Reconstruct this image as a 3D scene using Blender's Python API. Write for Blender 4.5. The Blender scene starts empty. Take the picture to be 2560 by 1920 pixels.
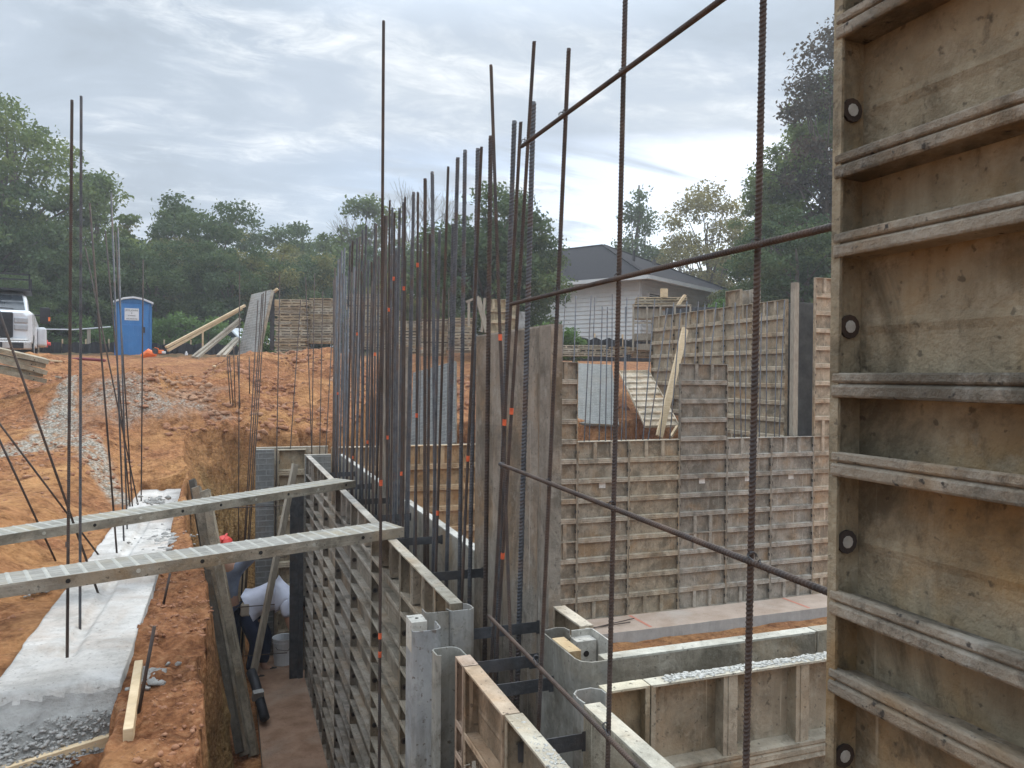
import bpy, bmesh, math, random
import numpy as np  # arrays
from mathutils import Vector, Matrix
random.seed(7); rng = np.random.default_rng(11)
S = bpy.context.scene
COL = S.collection
R = math.radians
# ------------------------------------------------------------------ camera
YAW, PIT, ROL, FPX = R(20.3), R(.57), R(.46), 1930.0
CAM = Vector((0, 0, 3.74))
cd = bpy.data.cameras.new('camera'); cam = bpy.data.objects.new('camera', cd); COL.objects.link(cam)
MC = Matrix.Rotation(-YAW, 3, 'Z') @ Matrix.Rotation(math.pi/2 - PIT, 3, 'X') @ Matrix.Rotation(ROL, 3, 'Z')
cam.matrix_world = Matrix.Translation(CAM) @ MC.to_4x4()
cd.sensor_width = 36; cd.lens = FPX/2560*36; cd.clip_start = .05; cd.clip_end = 2000
S.camera = cam
S.render.resolution_x, S.render.resolution_y = 1024, 768
S.view_settings.view_transform = 'Standard'; S.view_settings.look = 'None'
S.view_settings.exposure = 0.22; S.view_settings.gamma = 1
# ------------------------------------------------------------------ world: clouded sky
W = bpy.data.worlds.new('World'); S.world = W; W.use_nodes = True
SUN_EL, SUN_AZ = R(38), R(48)          # azimuth measured from +Y towards +X
def build_world():
    nt = W.node_tree; nt.nodes.clear(); L = nt.links
    def N(t, **k):
        n = nt.nodes.new(t)
        for a, b in k.items(): setattr(n, a, b)
        return n
    out = N('ShaderNodeOutputWorld')
    sky = N('ShaderNodeTexSky', sky_type='NISHITA', sun_disc=False, sun_elevation=SUN_EL, sun_rotation=SUN_AZ, air_density=1.0, dust_density=1.2)
    bg = N('ShaderNodeBackground'); bg.inputs[1].default_value = .13; L.new(sky.outputs[0], bg.inputs[0])
    tc = N('ShaderNodeTexCoord'); sp = N('ShaderNodeSeparateXYZ'); L.new(tc.outputs['Generated'], sp.inputs[0])
    def M(op, a, b=None, c=None):
        n = N('ShaderNodeMath', operation=op)
        for i, v in enumerate((a, b, c)):
            if v is None: continue
            if isinstance(v, (int, float)): n.inputs[i].default_value = v
            else: L.new(v, n.inputs[i])
        return n.outputs[0]
    z = M('MAXIMUM', sp.outputs[2], 0.0); zz = M('ADD', z, .13)
    cx = M('DIVIDE', sp.outputs[0], zz); cy = M('DIVIDE', sp.outputs[1], zz)
    cb = N('ShaderNodeCombineXYZ'); L.new(cx, cb.inputs[0]); L.new(cy, cb.inputs[1])
    def noise(scale, det, rough, dist, sx=1, sy=1, rot=0, loc=0):
        mp = N('ShaderNodeMapping'); mp.inputs['Scale'].default_value = (sx, sy, 1); mp.inputs['Rotation'].default_value = (0, 0, rot)
        mp.inputs['Location'].default_value = (loc, loc*.7, 0)
        L.new(cb.outputs[0], mp.inputs[0])
        n = N('ShaderNodeTexNoise'); n.inputs['Scale'].default_value = scale; n.inputs['Detail'].default_value = det
        n.inputs['Roughness'].default_value = rough; n.inputs['Distortion'].default_value = dist
        L.new(mp.outputs[0], n.inputs['Vector']); return n.outputs[0]
    def ramp(v, stops):
        r = N('ShaderNodeValToRGB'); e = r.color_ramp.elements
        while len(e) < len(stops): e.new(.5)
        for i, (p, c) in enumerate(stops): e[i].position = p; e[i].color = (*c, 1)
        L.new(v, r.inputs[0]); return r.outputs[0]
    body = noise(.62, 4, .5, .5, 1, 1.2, R(-25), 3.1)
    mid_ = noise(1.9, 7, .6, .5, .9, 1.35, R(-28), 1.3)
    fine = noise(7.5, 11, .68, .7, .8, 1.25, R(-30), 5.3)
    v1 = M('ADD', M('MULTIPLY', body, .55), M('MULTIPLY', mid_, .45))
    ccol = ramp(v1, [(.36, (.40, .465, .54)), (.45, (.46, .535, .625)), (.52, (.51, .585, .68)), (.58, (.56, .63, .71)), (.68, (.66, .71, .77))])
    hl = M('MULTIPLY', ramp(mid_, [(.47, (0, 0, 0)), (.66, (1, 1, 1))]), ramp(fine, [(.40, (0, 0, 0)), (.68, (1, 1, 1))]))
    cm = N('ShaderNodeMix'); cm.data_type = 'RGBA'; L.new(M('MINIMUM', M('MULTIPLY', hl, 1.0), 1.0), cm.inputs[0]); L.new(ccol, cm.inputs[6]); cm.inputs[7].default_value = (.93, .97, 1.0, 1); ccol = cm.outputs[2]
    # an overcast sky is much brighter overhead than near the horizon
    zs = M('SMOOTH_MIN', M('MULTIPLY', M('MAXIMUM', M('SUBTRACT', z, .40), 0), 3.2), 1.0, .2)
    zen = M('ADD', 1.0, M('MULTIPLY', zs, 2.3))
    vm = N('ShaderNodeVectorMath', operation='DOT_PRODUCT'); L.new(tc.outputs['Generated'], vm.inputs[0])
    dv = (MC @ Vector(((1640-1280)/FPX, -(560-960)/FPX, -1))).normalized(); vm.inputs[1].default_value = dv
    glow = M('POWER', M('MAXIMUM', vm.outputs['Value'], 0), 60)
    band = ramp(z, [(.10, (1, 1, 1)), (.30, (0, 0, 0))])
    st = M('MULTIPLY', zen, M('ADD', 1.0, M('MULTIPLY', M('MULTIPLY', glow, band), .75)))
    bc = N('ShaderNodeBackground'); L.new(ccol, bc.inputs[0]); L.new(st, bc.inputs[1])
    holes = noise(1.2, 5, .5, .3, .7, 2.6, R(-8), 8.7)
    low = ramp(z, [(.08, (0, 0, 0)), (.14, (1, 1, 1)), (.25, (1, 1, 1)), (.30, (0, 0, 0))])
    hm = ramp(holes, [(.40, (0, 0, 0)), (.49, (1, 1, 1))])
    mk = M('MINIMUM', M('MULTIPLY', M('MULTIPLY', low, hm), M('MULTIPLY', M('POWER', M('MAXIMUM', vm.outputs['Value'], 0), 22), 1.6)), .85)
    mx = N('ShaderNodeMixShader'); L.new(mk, mx.inputs[0]); L.new(bc.outputs[0], mx.inputs[1]); L.new(bg.outputs[0], mx.inputs[2])
    L.new(mx.outputs[0], out.inputs[0])
build_world()
sl = bpy.data.lights.new('sun', 'SUN'); sl.energy = 1.5; sl.angle = R(14); sl.color = (1, .95, .86)
so = bpy.data.objects.new('sun', sl); COL.objects.link(so)
so.rotation_euler = (math.pi/2 - SUN_EL, 0, math.pi - SUN_AZ)
S.render.engine = 'CYCLES'
# ------------------------------------------------------------------ pixel -> place (2560 x 1920 photo pixels)
def ray(x, y): return MC @ Vector(((x-1280)/FPX, -(y-960)/FPX, -1))
def at_z(x, y, z): d = ray(x, y); return CAM + d*((z-CAM.z)/d.z)
def at_x(x, y, X): d = ray(x, y); return CAM + d*(X/d.x)
def at_y(x, y, Y): d = ray(x, y); return CAM + d*(Y/d.y)
def at_d(x, y, D): return CAM + ray(x, y)*D
# ------------------------------------------------------------------ tagging
ORD = ['first','second','third','fourth','fifth','sixth','seventh','eighth','ninth','tenth','eleventh','twelfth','thirteenth','fourteenth','fifteenth','sixteenth','seventeenth','eighteenth','nineteenth','twentieth']
ORD += ['twenty-'+o for o in ORD[:9]] + ['thirtieth'] + ['thirty-'+o for o in ORD[:9]] + ['fortieth'] + ['forty-'+o for o in ORD[:9]]
def tag(o, label, cat, group=None):
    o['label'] = label; o['category'] = cat
    if group: o['group'] = group
    return o
def struct(o): o['kind'] = 'structure'; return o
def empty(name, loc=(0,0,0), rz=0, label=None, cat=None, group=None):
    o = bpy.data.objects.new(name, None); COL.objects.link(o); o.location = loc; o.rotation_euler = (0, 0, rz)
    o.empty_display_size = .1
    if label: tag(o, label, cat, group)
    return o
# ------------------------------------------------------------------ materials
def nodes(m):
    m.use_nodes = True; nt = m.node_tree; nt.nodes.clear(); return nt
MATS = {}
def mat(name, c1, c2, scale=6, rough=.8, bump=.15, bscale=40, metal=0, streak=0, streak_col=(.6,.58,.52), stain=None, stain_amt=.3, tint=False, spec=.3, mapping=(1,1,1), speck=0, speck_col=(.05,.045,.04), world=False, grime=0, drip=0):
    m = bpy.data.materials.new(name); nt = nodes(m); L = nt.links
    N = lambda t: nt.nodes.new(t)
    out = N('ShaderNodeOutputMaterial'); p = N('ShaderNodeBsdfPrincipled'); L.new(p.outputs[0], out.inputs[0])
    tc = N('ShaderNodeTexCoord'); oi = N('ShaderNodeObjectInfo')
    src = tc.outputs['Object']
    add = N('ShaderNodeVectorMath'); add.operation = 'ADD'
    if world:
        g = N('ShaderNodeNewGeometry'); src = g.outputs['Position']
    L.new(src, add.inputs[0])
    if not world:
        sc = N('ShaderNodeVectorMath'); sc.operation = 'SCALE'; sc.inputs[0].default_value = (13.1, 7.7, 21.3); L.new(oi.outputs['Random'], sc.inputs['Scale'])
        L.new(sc.outputs[0], add.inputs[1])
    vec = add.outputs[0]
    def noise(s, det=6, ro=.6, mp=(1,1,1), dist=0):
        q = N('ShaderNodeMapping'); q.inputs['Scale'].default_value = mp; L.new(vec, q.inputs[0])
        n = N('ShaderNodeTexNoise'); n.inputs['Scale'].default_value = s; n.inputs['Detail'].default_value = det; n.inputs['Roughness'].default_value = ro
        n.inputs['Distortion'].default_value = dist; L.new(q.outputs[0], n.inputs['Vector']); return n.outputs[0]
    def ramp(v, a, b, ca=(0,0,0), cb=(1,1,1)):
        r = N('ShaderNodeValToRGB'); e = r.color_ramp.elements; e[0].position = a; e[1].position = b; e[0].color = (*ca, 1); e[1].color = (*cb, 1)
        L.new(v, r.inputs[0]); return r.outputs[0]
    def mix(f, a, b, mode='MIX', fac=None):
        x = N('ShaderNodeMix'); x.data_type = 'RGBA'; x.blend_type = mode
        if fac is not None: x.inputs[0].default_value = fac
        if f is not None:
            if fac is not None:
                mm = N('ShaderNodeMath'); mm.operation = 'MULTIPLY'; mm.inputs[1].default_value = fac; L.new(f, mm.inputs[0]); L.new(mm.outputs[0], x.inputs[0])
            else: L.new(f, x.inputs[0])
        for i, c in ((6, a), (7, b)):
            if isinstance(c, tuple): x.inputs[i].default_value = (*c, 1)
            else: L.new(c, x.inputs[i])
        return x.outputs[2]
    n1 = noise(scale, 8, .65, mapping)
    col = ramp(n1, .32, .68, c1, c2)
    if stain: col = mix(ramp(noise(scale*.35, 5, .6, dist=.5), .50, .68), col, stain, fac=stain_amt)
    if streak: col = mix(ramp(noise(9, 5, .6, (3.2, 3.2, .28)), .52, .72), col, streak_col, fac=streak)
    if grime:
        col = mix(ramp(noise(3.1, 9, .72, (1, 1, .8), .6), .47, .60), col, (.085,.075,.055), fac=grime)
        col = mix(ramp(noise(26, 7, .7, (1, 1, .55)), .56, .70), col, (.10,.085,.065), fac=grime)
        col = mix(ramp(noise(11, 8, .7), .56, .74), col, (.60,.57,.50), fac=grime*.75)
    if drip: col = mix(ramp(noise(30, 3, .5, (1, 1, .035)), .67, .71), col, (.62,.58,.50), fac=drip)
    if speck: col = mix(ramp(noise(55, 3, .5), .64, .70), col, speck_col, fac=speck)
    if tint:
        col = mix(None, col, oi.outputs['Color'], 'MULTIPLY', fac=1.0)
    L.new(col, p.inputs['Base Color'])
    rr = ramp(noise(scale*1.7, 4), .2, .8, (rough-.12,)*3, (min(1, rough+.12),)*3); L.new(rr, p.inputs['Roughness'])
    p.inputs['Metallic'].default_value = metal; p.inputs['Specular IOR Level'].default_value = spec
    if bump:
        b = N('ShaderNodeBump'); b.inputs['Strength'].default_value = bump; b.inputs['Distance'].default_value = .02
        L.new(noise(bscale, 8, .7), b.inputs['Height']); L.new(b.outputs[0], p.inputs['Normal'])
    MATS[name] = m; return m
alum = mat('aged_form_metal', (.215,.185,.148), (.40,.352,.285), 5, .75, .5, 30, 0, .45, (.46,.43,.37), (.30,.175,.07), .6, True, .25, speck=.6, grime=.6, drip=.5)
ribm = mat('lit_form_rib', (.31,.275,.23), (.50,.45,.38), 7, .75, .5, 40, 0, 0, stain=(.30,.20,.11), stain_amt=.6, tint=True, spec=.25, speck=.6, grime=.55)  # base made lighter than the face sheets, painting in lit rib faces
alum_top = mat('dusty_form_edge', (.36,.335,.29), (.60,.57,.50), 9, .75, .5, 40, 0, 0, stain=(.42,.30,.18), stain_amt=.5, tint=True, speck=.8, grime=.35)
smooth = mat('smooth_form_face', (.25,.25,.245), (.40,.395,.38), 4, .6, .12, 25, .1, .4, (.50,.50,.48), (.30,.23,.15), .6, True, .3, speck=.8, speck_col=(.12,.09,.07), grime=.6, drip=.4)
smoothd = mat('grey_form_face', (.20,.195,.18), (.30,.29,.265), 5, .7, .2, 25, .05, .3, (.42,.42,.40), (.26,.20,.14), .4, True, .3, speck=.5, grime=.3)
jointm = mat('pale_joint', (.28,.27,.245), (.38,.37,.34), 12, .85, .3, 50, tint=True)
dark = mat('dark_hole_and_gap', (.015,.013,.012), (.03,.026,.022), 20, .9, 0)
steel = mat('dark_steel_bar', (.050,.053,.060), (.12,.123,.132), 18, .5, .3, 200, .35, 0, stain=(.12,.072,.05), stain_amt=.75, spec=.5)
rust = mat('rusty_steel', (.045,.036,.032), (.105,.070,.052), 14, .65, .3, 200, .2, 0, stain=(.065,.065,.07), stain_amt=.7)
steelflat = mat('black_tie_steel', (.045,.046,.05), (.11,.112,.118), 12, .6, .3, 60, .3, 0, stain=(.10,.07,.05), stain_amt=.5)
paintf = mat('faded_red_paint', (.55,.22,.15), (.70,.30,.21), 30, .9, 0)
orange = mat('marker_paint', (.45,.07,.03), (.80,.16,.06), 40, .7, 0)
lumber = mat('sawn_lumber', (.52,.38,.22), (.68,.53,.34), 8, .75, .2, 60, 0, 0, stain=(.35,.24,.14), stain_amt=.5, mapping=(1,1,6))
oldwood = mat('weathered_wood', (.26,.22,.17), (.42,.37,.29), 7, .85, .3, 50, 0, 0, stain=(.17,.13,.1), stain_amt=.5, mapping=(6,6,1))
conc = mat('fresh_concrete', (.49,.455,.41), (.66,.63,.585), 5, .9, .6, 45, 0, 0, stain=(.42,.30,.21), stain_amt=.6, speck=.6, speck_col=(.22,.19,.16), grime=.28, world=True)
conc_rough = mat('rough_concrete', (.25,.235,.215), (.42,.40,.365), 9, .95, .8, 35, 0, 0, stain=(.6,.58,.54), stain_amt=.4)
conc_grey = mat('grey_concrete', (.30,.29,.27), (.42,.40,.37), 5, .85, .3, 50, 0, .2, (.6,.6,.58))
conc_clay = mat('clay_covered_concrete', (.22,.125,.075), (.38,.24,.16), 4, .95, .4, 40, 0, 0, stain=(.40,.33,.26), stain_amt=.4, speck=.5)
conc_pink = mat('clay_stained_concrete', (.44,.32,.235), (.60,.47,.37), 2.5, .9, .15, 50, 0, 0, stain=(.62,.58,.52), stain_amt=.5, speck=.5)
blue = mat('blue_plastic', (.020,.14,.38), (.03,.19,.47), 3, .5, .05, 30, 0, .2, (.2,.35,.55), spec=.4, speck=.3, speck_col=(.4,.5,.6))
white = mat('white_plastic', (.6,.62,.63), (.72,.73,.74), 5, .5, .05)
black = mat('black_plastic', (.018,.018,.02), (.035,.035,.04), 8, .55, .1)
siltm = mat('silt_fabric', (.012,.012,.014), (.035,.035,.04), 3, .7, .4, 12)
redp = mat('red_plastic', (.75,.05,.04), (.85,.09,.07), 5, .4, 0)
orangep = mat('orange_plastic', (.8,.16,.04), (.9,.25,.07), 5, .5, 0)
roofm = mat('roof_shingle', (.022,.022,.025), (.045,.044,.048), 14, .95, .3, 60, spec=.03)
wallm = mat('white_siding', (.55,.56,.55), (.64,.65,.64), 2, .7, .05)
glass = mat('window_glass', (.02,.025,.03), (.05,.06,.07), 2, .15, 0, spec=.8)
carw = mat('car_paint', (.62,.64,.66), (.70,.72,.74), 2, .25, 0, spec=.6)
chrome = mat('worn_chrome', (.42,.40,.38), (.6,.58,.55), 5, .3, .05, metal=.6)
shirtw = mat('white_cloth', (.58,.60,.70), (.70,.72,.82), 6, .9, .3, 20)
shirtb = mat('grey_blue_cloth', (.14,.16,.21), (.22,.25,.31), 6, .9, .3, 20)
navy = mat('navy_denim', (.012,.018,.04), (.025,.035,.07), 8, .9, .3, 40)
skin = mat('skin', (.36,.19,.12), (.43,.25,.17), 8, .6, .05)
glove = mat('beige_glove', (.36,.30,.24), (.48,.42,.34), 12, .9, .2)
hairm = mat('dark_hair', (.015,.012,.01), (.03,.024,.02), 20, .8, .3)
rubber = mat('tyre_rubber', (.02,.02,.02), (.04,.038,.035), 12, .9, .2)
paper = mat('worn_sticker', (.5,.49,.45), (.75,.74,.70), 30, .8, 0, speck=1, speck_col=(.12,.11,.1))
barkm = mat('bark', (.07,.055,.042), (.14,.115,.09), 6, .95, .5, 20)
rock = mat('broken_rock', (.22,.17,.13), (.38,.31,.25), 5, .9, .6, 18)
slag = mat('grout_and_hole_light', (.50,.48,.43), (.70,.68,.62), 12, .9, .8, 60)

def foliage(name, c1, c2, c3):
    m = bpy.data.materials.new(name); nt = nodes(m); L = nt.links; N = nt.nodes.new
    out = N('ShaderNodeOutputMaterial'); d = N('ShaderNodeBsdfDiffuse'); t = N('ShaderNodeBsdfTranslucent'); g = N('ShaderNodeBsdfGlossy')
    at = N('ShaderNodeAttribute'); at.attribute_name = 'tint'
    r = N('ShaderNodeValToRGB'); e = r.color_ramp.elements; e.new(.5)
    for i, (p, c) in enumerate(((0, c1), (.55, c2), (1, c3))): e[i].position = p; e[i].color = (*c, 1)
    L.new(at.outputs['Fac'], r.inputs[0])
    L.new(r.outputs[0], d.inputs[0]); L.new(r.outputs[0], t.inputs[0]); g.inputs['Roughness'].default_value = .5; g.inputs[0].default_value = (.5,.55,.5,1)
    mx = N('ShaderNodeMixShader'); mx.inputs[0].default_value = .35; L.new(d.outputs[0], mx.inputs[1]); L.new(t.outputs[0], mx.inputs[2])
    m2 = N('ShaderNodeMixShader'); m2.inputs[0].default_value = .04; L.new(mx.outputs[0], m2.inputs[1]); L.new(g.outputs[0], m2.inputs[2])
    L.new(m2.outputs[0], out.inputs[0]); return m
leaf_green = foliage('leaf_green', (.065,.105,.030), (.135,.185,.050), (.25,.29,.085))
leaf_dark = foliage('leaf_dark', (.042,.075,.030), (.080,.125,.046), (.16,.20,.07))
leaf_olive = foliage('leaf_olive', (.095,.105,.034), (.17,.175,.055), (.29,.25,.085))
leaf_autumn = foliage('leaf_autumn', (.13,.115,.045), (.24,.21,.075), (.38,.32,.11))
leaf_rust = foliage('leaf_rust', (.04,.035,.025), (.075,.06,.04), (.12,.075,.05))
leaf_bright = foliage('leaf_bright', (.06,.12,.03), (.11,.19,.05), (.18,.28,.08))
# ------------------------------------------------------------------ mesh builder
class MB:
    def __init__(s): s.v = []; s.f = []; s.m = []
    def add(s, vs, fs, mi=0):
        b = len(s.v); s.v += [tuple(v) for v in vs]; s.f += [tuple(b+i for i in f) for f in fs]; s.m += [mi]*len(fs); return s
    def box(s, a, b, mi=0):
        x0,y0,z0 = [min(p,q) for p,q in zip(a,b)]; x1,y1,z1 = [max(p,q) for p,q in zip(a,b)]
        return s.add([(x0,y0,z0),(x1,y0,z0),(x1,y1,z0),(x0,y1,z0),(x0,y0,z1),(x1,y0,z1),(x1,y1,z1),(x0,y1,z1)],
                     [(0,3,2,1),(4,5,6,7),(0,1,5,4),(1,2,6,5),(2,3,7,6),(3,0,4,7)], mi)
    def bar(s, p, q, w, h, mi=0, up=(0,0,1)):
        p = Vector(p); q = Vector(q); d = (q-p).normalized(); u = Vector(up)
        if abs(d.dot(u)) > .98: u = Vector((0,1,0))
        a = d.cross(u).normalized(); b = a.cross(d).normalized()
        vs = [c + a*(w/2*i) + b*(h/2*j) for c in (p, q) for i, j in ((-1,-1),(1,-1),(1,1),(-1,1))]
        return s.add(vs, [(0,1,2,3),(7,6,5,4),(0,4,5,1),(1,5,6,2),(2,6,7,3),(3,7,4,0)], mi)
    def cyl(s, p, q, r, n=10, r2=None, mi=0, caps=True):
        p = Vector(p); q = Vector(q); d = (q-p).normalized(); u = Vector((0,0,1)) if abs(d.z) < .9 else Vector((1,0,0))
        a = d.cross(u).normalized(); b = a.cross(d); r2 = r if r2 is None else r2
        vs = [c + (a*math.cos(t)+b*math.sin(t))*rr for c, rr in ((p, r), (q, r2)) for t in [2*math.pi*i/n for i in range(n)]]
        fs = [(i, (i+1)%n, n+(i+1)%n, n+i) for i in range(n)]
        if caps: fs += [tuple(range(n-1,-1,-1)), tuple(range(n, 2*n))]
        return s.add(vs, fs, mi)
    def tube(s, pts, rs, n=8, mi=0):
        pts = [Vector(p) for p in pts]; vs = []; fs = []
        if not hasattr(rs, '__len__'): rs = [rs]*len(pts)
        for i, p in enumerate(pts):
            d = (pts[min(i+1, len(pts)-1)] - pts[max(i-1, 0)]).normalized(); u = Vector((0,0,1)) if abs(d.z) < .9 else Vector((1,0,0))
            a = d.cross(u).normalized(); b = a.cross(d)
            vs += [p + (a*math.cos(2*math.pi*k/n)+b*math.sin(2*math.pi*k/n))*rs[i] for k in range(n)]
        for i in range(len(pts)-1):
            fs += [(i*n+k, i*n+(k+1)%n, (i+1)*n+(k+1)%n, (i+1)*n+k) for k in range(n)]
        fs += [tuple(range(n-1,-1,-1)), tuple(range((len(pts)-1)*n, len(pts)*n))]
        return s.add(vs, fs, mi)
    def prism(s, prof, z0, z1, mi=0):          # closed polygon extruded in z
        n = len(prof); vs = [(x, y, z) for z in (z0, z1) for x, y in prof]
        return s.add(vs, [(i, (i+1)%n, n+(i+1)%n, n+i) for i in range(n)] + [tuple(range(n-1,-1,-1)), tuple(range(n, 2*n))], mi)
    def sheet(s, line, th, z0, z1, mi=0):      # bent sheet metal: open polyline with thickness, extruded in z
        L = [Vector(p) for p in line]; o = []
        for i, p in enumerate(L):
            d = (L[min(i+1, len(L)-1)] - L[max(i-1, 0)]).normalized(); o.append(p + Vector((-d.y, d.x))*th)
        return s.prism([tuple(p) for p in L] + [tuple(p) for p in reversed(o)], z0, z1, mi)
    def lathe(s, prof, c=(0,0,0), n=20, mi=0):
        vs = [(c[0]+r*math.cos(2*math.pi*i/n), c[1]+r*math.sin(2*math.pi*i/n), c[2]+z) for r, z in prof for i in range(n)]; m = len(prof)
        fs = [(j*n+i, j*n+(i+1)%n, (j+1)*n+(i+1)%n, (j+1)*n+i) for j in range(m-1) for i in range(n)]
        return s.add(vs, fs + [tuple(range(n-1,-1,-1)), tuple(range((m-1)*n, m*n))], mi)
    def mesh(s, name, mats, smooth=False):
        me = bpy.data.meshes.new(name); me.from_pydata(s.v, [], s.f)
        for m in (mats if isinstance(mats, (list, tuple)) else [mats]): me.materials.append(m)
        me.polygons.foreach_set('material_index', s.m)
        if smooth: me.polygons.foreach_set('use_smooth', [True]*len(s.f))
        me.update(); return me
    def build(s, name, mats, parent=None, smooth=False, bevel=0):
        return link(name, s.mesh(name, mats, smooth), parent, bevel)
def link(name, me, parent=None, bevel=0, color=None):
    o = bpy.data.objects.new(name, me); COL.objects.link(o)
    if parent: o.parent = parent
    if bevel:
        b = o.modifiers.new('bevel', 'BEVEL'); b.width = bevel; b.segments = 2; b.limit_method = 'ANGLE'
    if color: o.color = (*color, 1)
    return o
def npmesh(name, V, F4, mats, attr=None, smooth=False):
    me = bpy.data.meshes.new(name); n = len(V); f = len(F4); k = F4.shape[1]
    me.vertices.add(n); me.vertices.foreach_set('co', np.asarray(V, np.float32).ravel())
    me.loops.add(f*k); me.loops.foreach_set('vertex_index', np.asarray(F4, np.int32).ravel())
    me.polygons.add(f); me.polygons.foreach_set('loop_start', np.arange(0, f*k, k, dtype=np.int32))
    if smooth: me.polygons.foreach_set('use_smooth', np.ones(f, bool))
    for m in (mats if isinstance(mats, (list, tuple)) else [mats]): me.materials.append(m)
    if attr is not None:
        for nm, arr in attr.items():
            a = me.attributes.new(nm, 'FLOAT', 'POINT'); a.data.foreach_set('value', np.asarray(arr, np.float32))
    me.update(calc_edges=True); me.validate(); return me
# ------------------------------------------------------------------ numpy value noise
def _h(i, j, k, s):
    n = (i*374761393 + j*668265263 + k*2147483647 + s*1274126177) & 0xffffffff
    n = ((n ^ (n >> 13))*1274126177) & 0xffffffff
    return ((n ^ (n >> 16)) & 0xffff)/65535.0
def vnoise(x, y, z, s=0):
    x = np.asarray(x, float); y = np.asarray(y, float)+0*x; z = np.asarray(z, float)+0*x
    i = np.floor(x).astype(np.int64); j = np.floor(y).astype(np.int64); k = np.floor(z).astype(np.int64)
    u = x-i; v = y-j; w = z-k; u = u*u*(3-2*u); v = v*v*(3-2*v); w = w*w*(3-2*w); r = 0
    for a in (0,1):
        for b in (0,1):
            for c in (0,1):
                r = r + _h(i+a, j+b, k+c, s)*(u if a else 1-u)*(v if b else 1-v)*(w if c else 1-w)
    return r*2-1
def fbm(x, y, z=0, f=1, o=4, s=0, g=.5):
    r = 0; a = 1; t = 0
    for q in range(o):
        r = r + a*vnoise(x*f, y*f, z*f + 17.3*q, s+q); t += a; a *= g; f *= 2.07
    return r/t
sst = lambda a, b, x: (lambda t: t*t*(3-2*t))(np.clip((x-a)/(b-a), 0, 1))
# ------------------------------------------------------------------ terrain
XL_Y = [0, 2, 5.3, 6.6, 8.06, 9.5, 11.1, 12.6, 15]; XL_X = [-.07, -.07, -.09, -.19, -.36, -.42, -.5, -.62, -.9]
def ground_arrays(X, Y):
    t5 = np.clip(Y-5, 0, 60)
    base = 2.24 + .087*np.minimum(t5, 25)
    right = sst(3, 9, X)*sst(14, 24, Y); base = base + right*(.25 + .04*np.clip(Y-22, 0, 14))
    g = lambda cx, cy, sx, sy: np.exp(-((X-cx)/sx)**2 - ((Y-cy)/sy)**2)
    hump = .78*g(-1.5, 14.2, 1.5, 1.7) + .35*g(-3.4, 17.5, 1.6, 2)
    base = base + .25*g(-2.3, 6.9, .8, 1.3) - .10*g(-1.9, 9.2, .7, 1.0)
    cor = sst(-1.75, -1.15, X)*(1-sst(9.8, 13.2, Y)); base = base*(1-cor) + cor*(2.255 + .03*np.clip(Y-6, 0, 9) + .25*g(-.25, 9.6, .25, 1.6))
    base = base + hump
    # spoil heap behind the trench end
    base = np.where((X > -1.2), base + sst(-.9, .3, X)*sst(12.3, 13.6, Y)*(1-sst(17.5, 24, Y))*(.25 + .48*sst(13.5, 16.5, Y))*(1-.8*sst(2.4,4,X)) , base)
    base = base + .22*g(1.9, 16.6, .9, 1.4) + .08*g(.6, 16.2, .9, 1.0)
    base = base - sst(2.4, 4, X)*(1-sst(13, 19, Y))*.30 + .55*g(-4.8, 19.5, 2.6, 3.2)
    xl = np.interp(Y, XL_Y, XL_X) + .07*fbm(Y, X*0, 0, 1.3, 3, 5) + .03*fbm(Y, X*0, 0, 6, 3, 9)
    yb = 12.45 + .30*fbm(X, X*0, 0, .8, 3, 21) + .1*fbm(X, X*0, 0, 4, 2, 22) + sst(1.9, 2.6, X)*1.7
    wx = .24 + .75*sst(8.5, 12, Y) + .06*fbm(Y, X*0, 0, 2.3, 3, 61); wy = 1.0 + .35*fbm(X, X*0, 0, 1.2, 3, 62) - .4*sst(1.2, 2.2, X)
    rug = .16*fbm(X, Y, 0, 3.1, 5, 63, .65)
    tx = np.clip((X-xl)/wx + rug*sst(0, .4, X-xl+.1), 0, 1); ty = np.clip((yb-Y)/wy + 1.6*rug*(Y > 11), 0, 1)
    inside = (tx**.8)*(ty**.8); inside = np.where(Y < 10.5, np.minimum(tx**.8, ty**.8), inside)
    floor = -.10 - .11*sst(1.6, 2.6, X) + .05*sst(7, 9.9, Y)*sst(2, 3, X)
    # earth pad beneath the raised slab on the right
    rough = .05*fbm(X, Y, 0, 1.6, 4, 1) + .045*fbm(X, Y, 0, 6, 5, 3, .65) + .05*sst(5, 9, Y)*fbm(X, Y, 0, 2.8, 4, 6, .6)
    near = np.exp(-((X+.2)/1.0)**2)*(Y < 12)
    rough = rough + near*.035*fbm(X, Y, 0, 13, 4, 4, .65) + .10*sst(11.5, 13, Y)*(1-sst(19, 24, Y))*fbm(X, Y, 0, 3.0, 5, 8, .65)
    rough = rough + .07*sst(11.8, 13, Y)*sst(-1, .5, X)*np.abs(fbm(X, Y, 0, 1.5, 4, 81))*2*(1-sst(20, 26, Y))
    far = sst(26, 40, Y)
    z = (base + rough*(1-far*.5))*(1-inside) + (floor + rough*.5)*inside
    z = np.where(Y < 1.2, np.where(X > xl, z, 2.24), z)
    # seat for the footing
    foot = (sst(-.985, -.965, X)*(1-sst(-.50, -.475, X)))*(sst(3.75, 3.9, Y)*(1-sst(10.4, 10.55, Y)))
    foot = np.maximum(foot, sst(-1.4, -1.1, X)*(1-sst(-.47, -.44, X))*sst(2.2, 2.4, Y)*(1-sst(3.75, 3.85, Y)))
    z = z*(1-foot) + np.minimum(z, 1.9)*foot
    return z, inside, base
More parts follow.
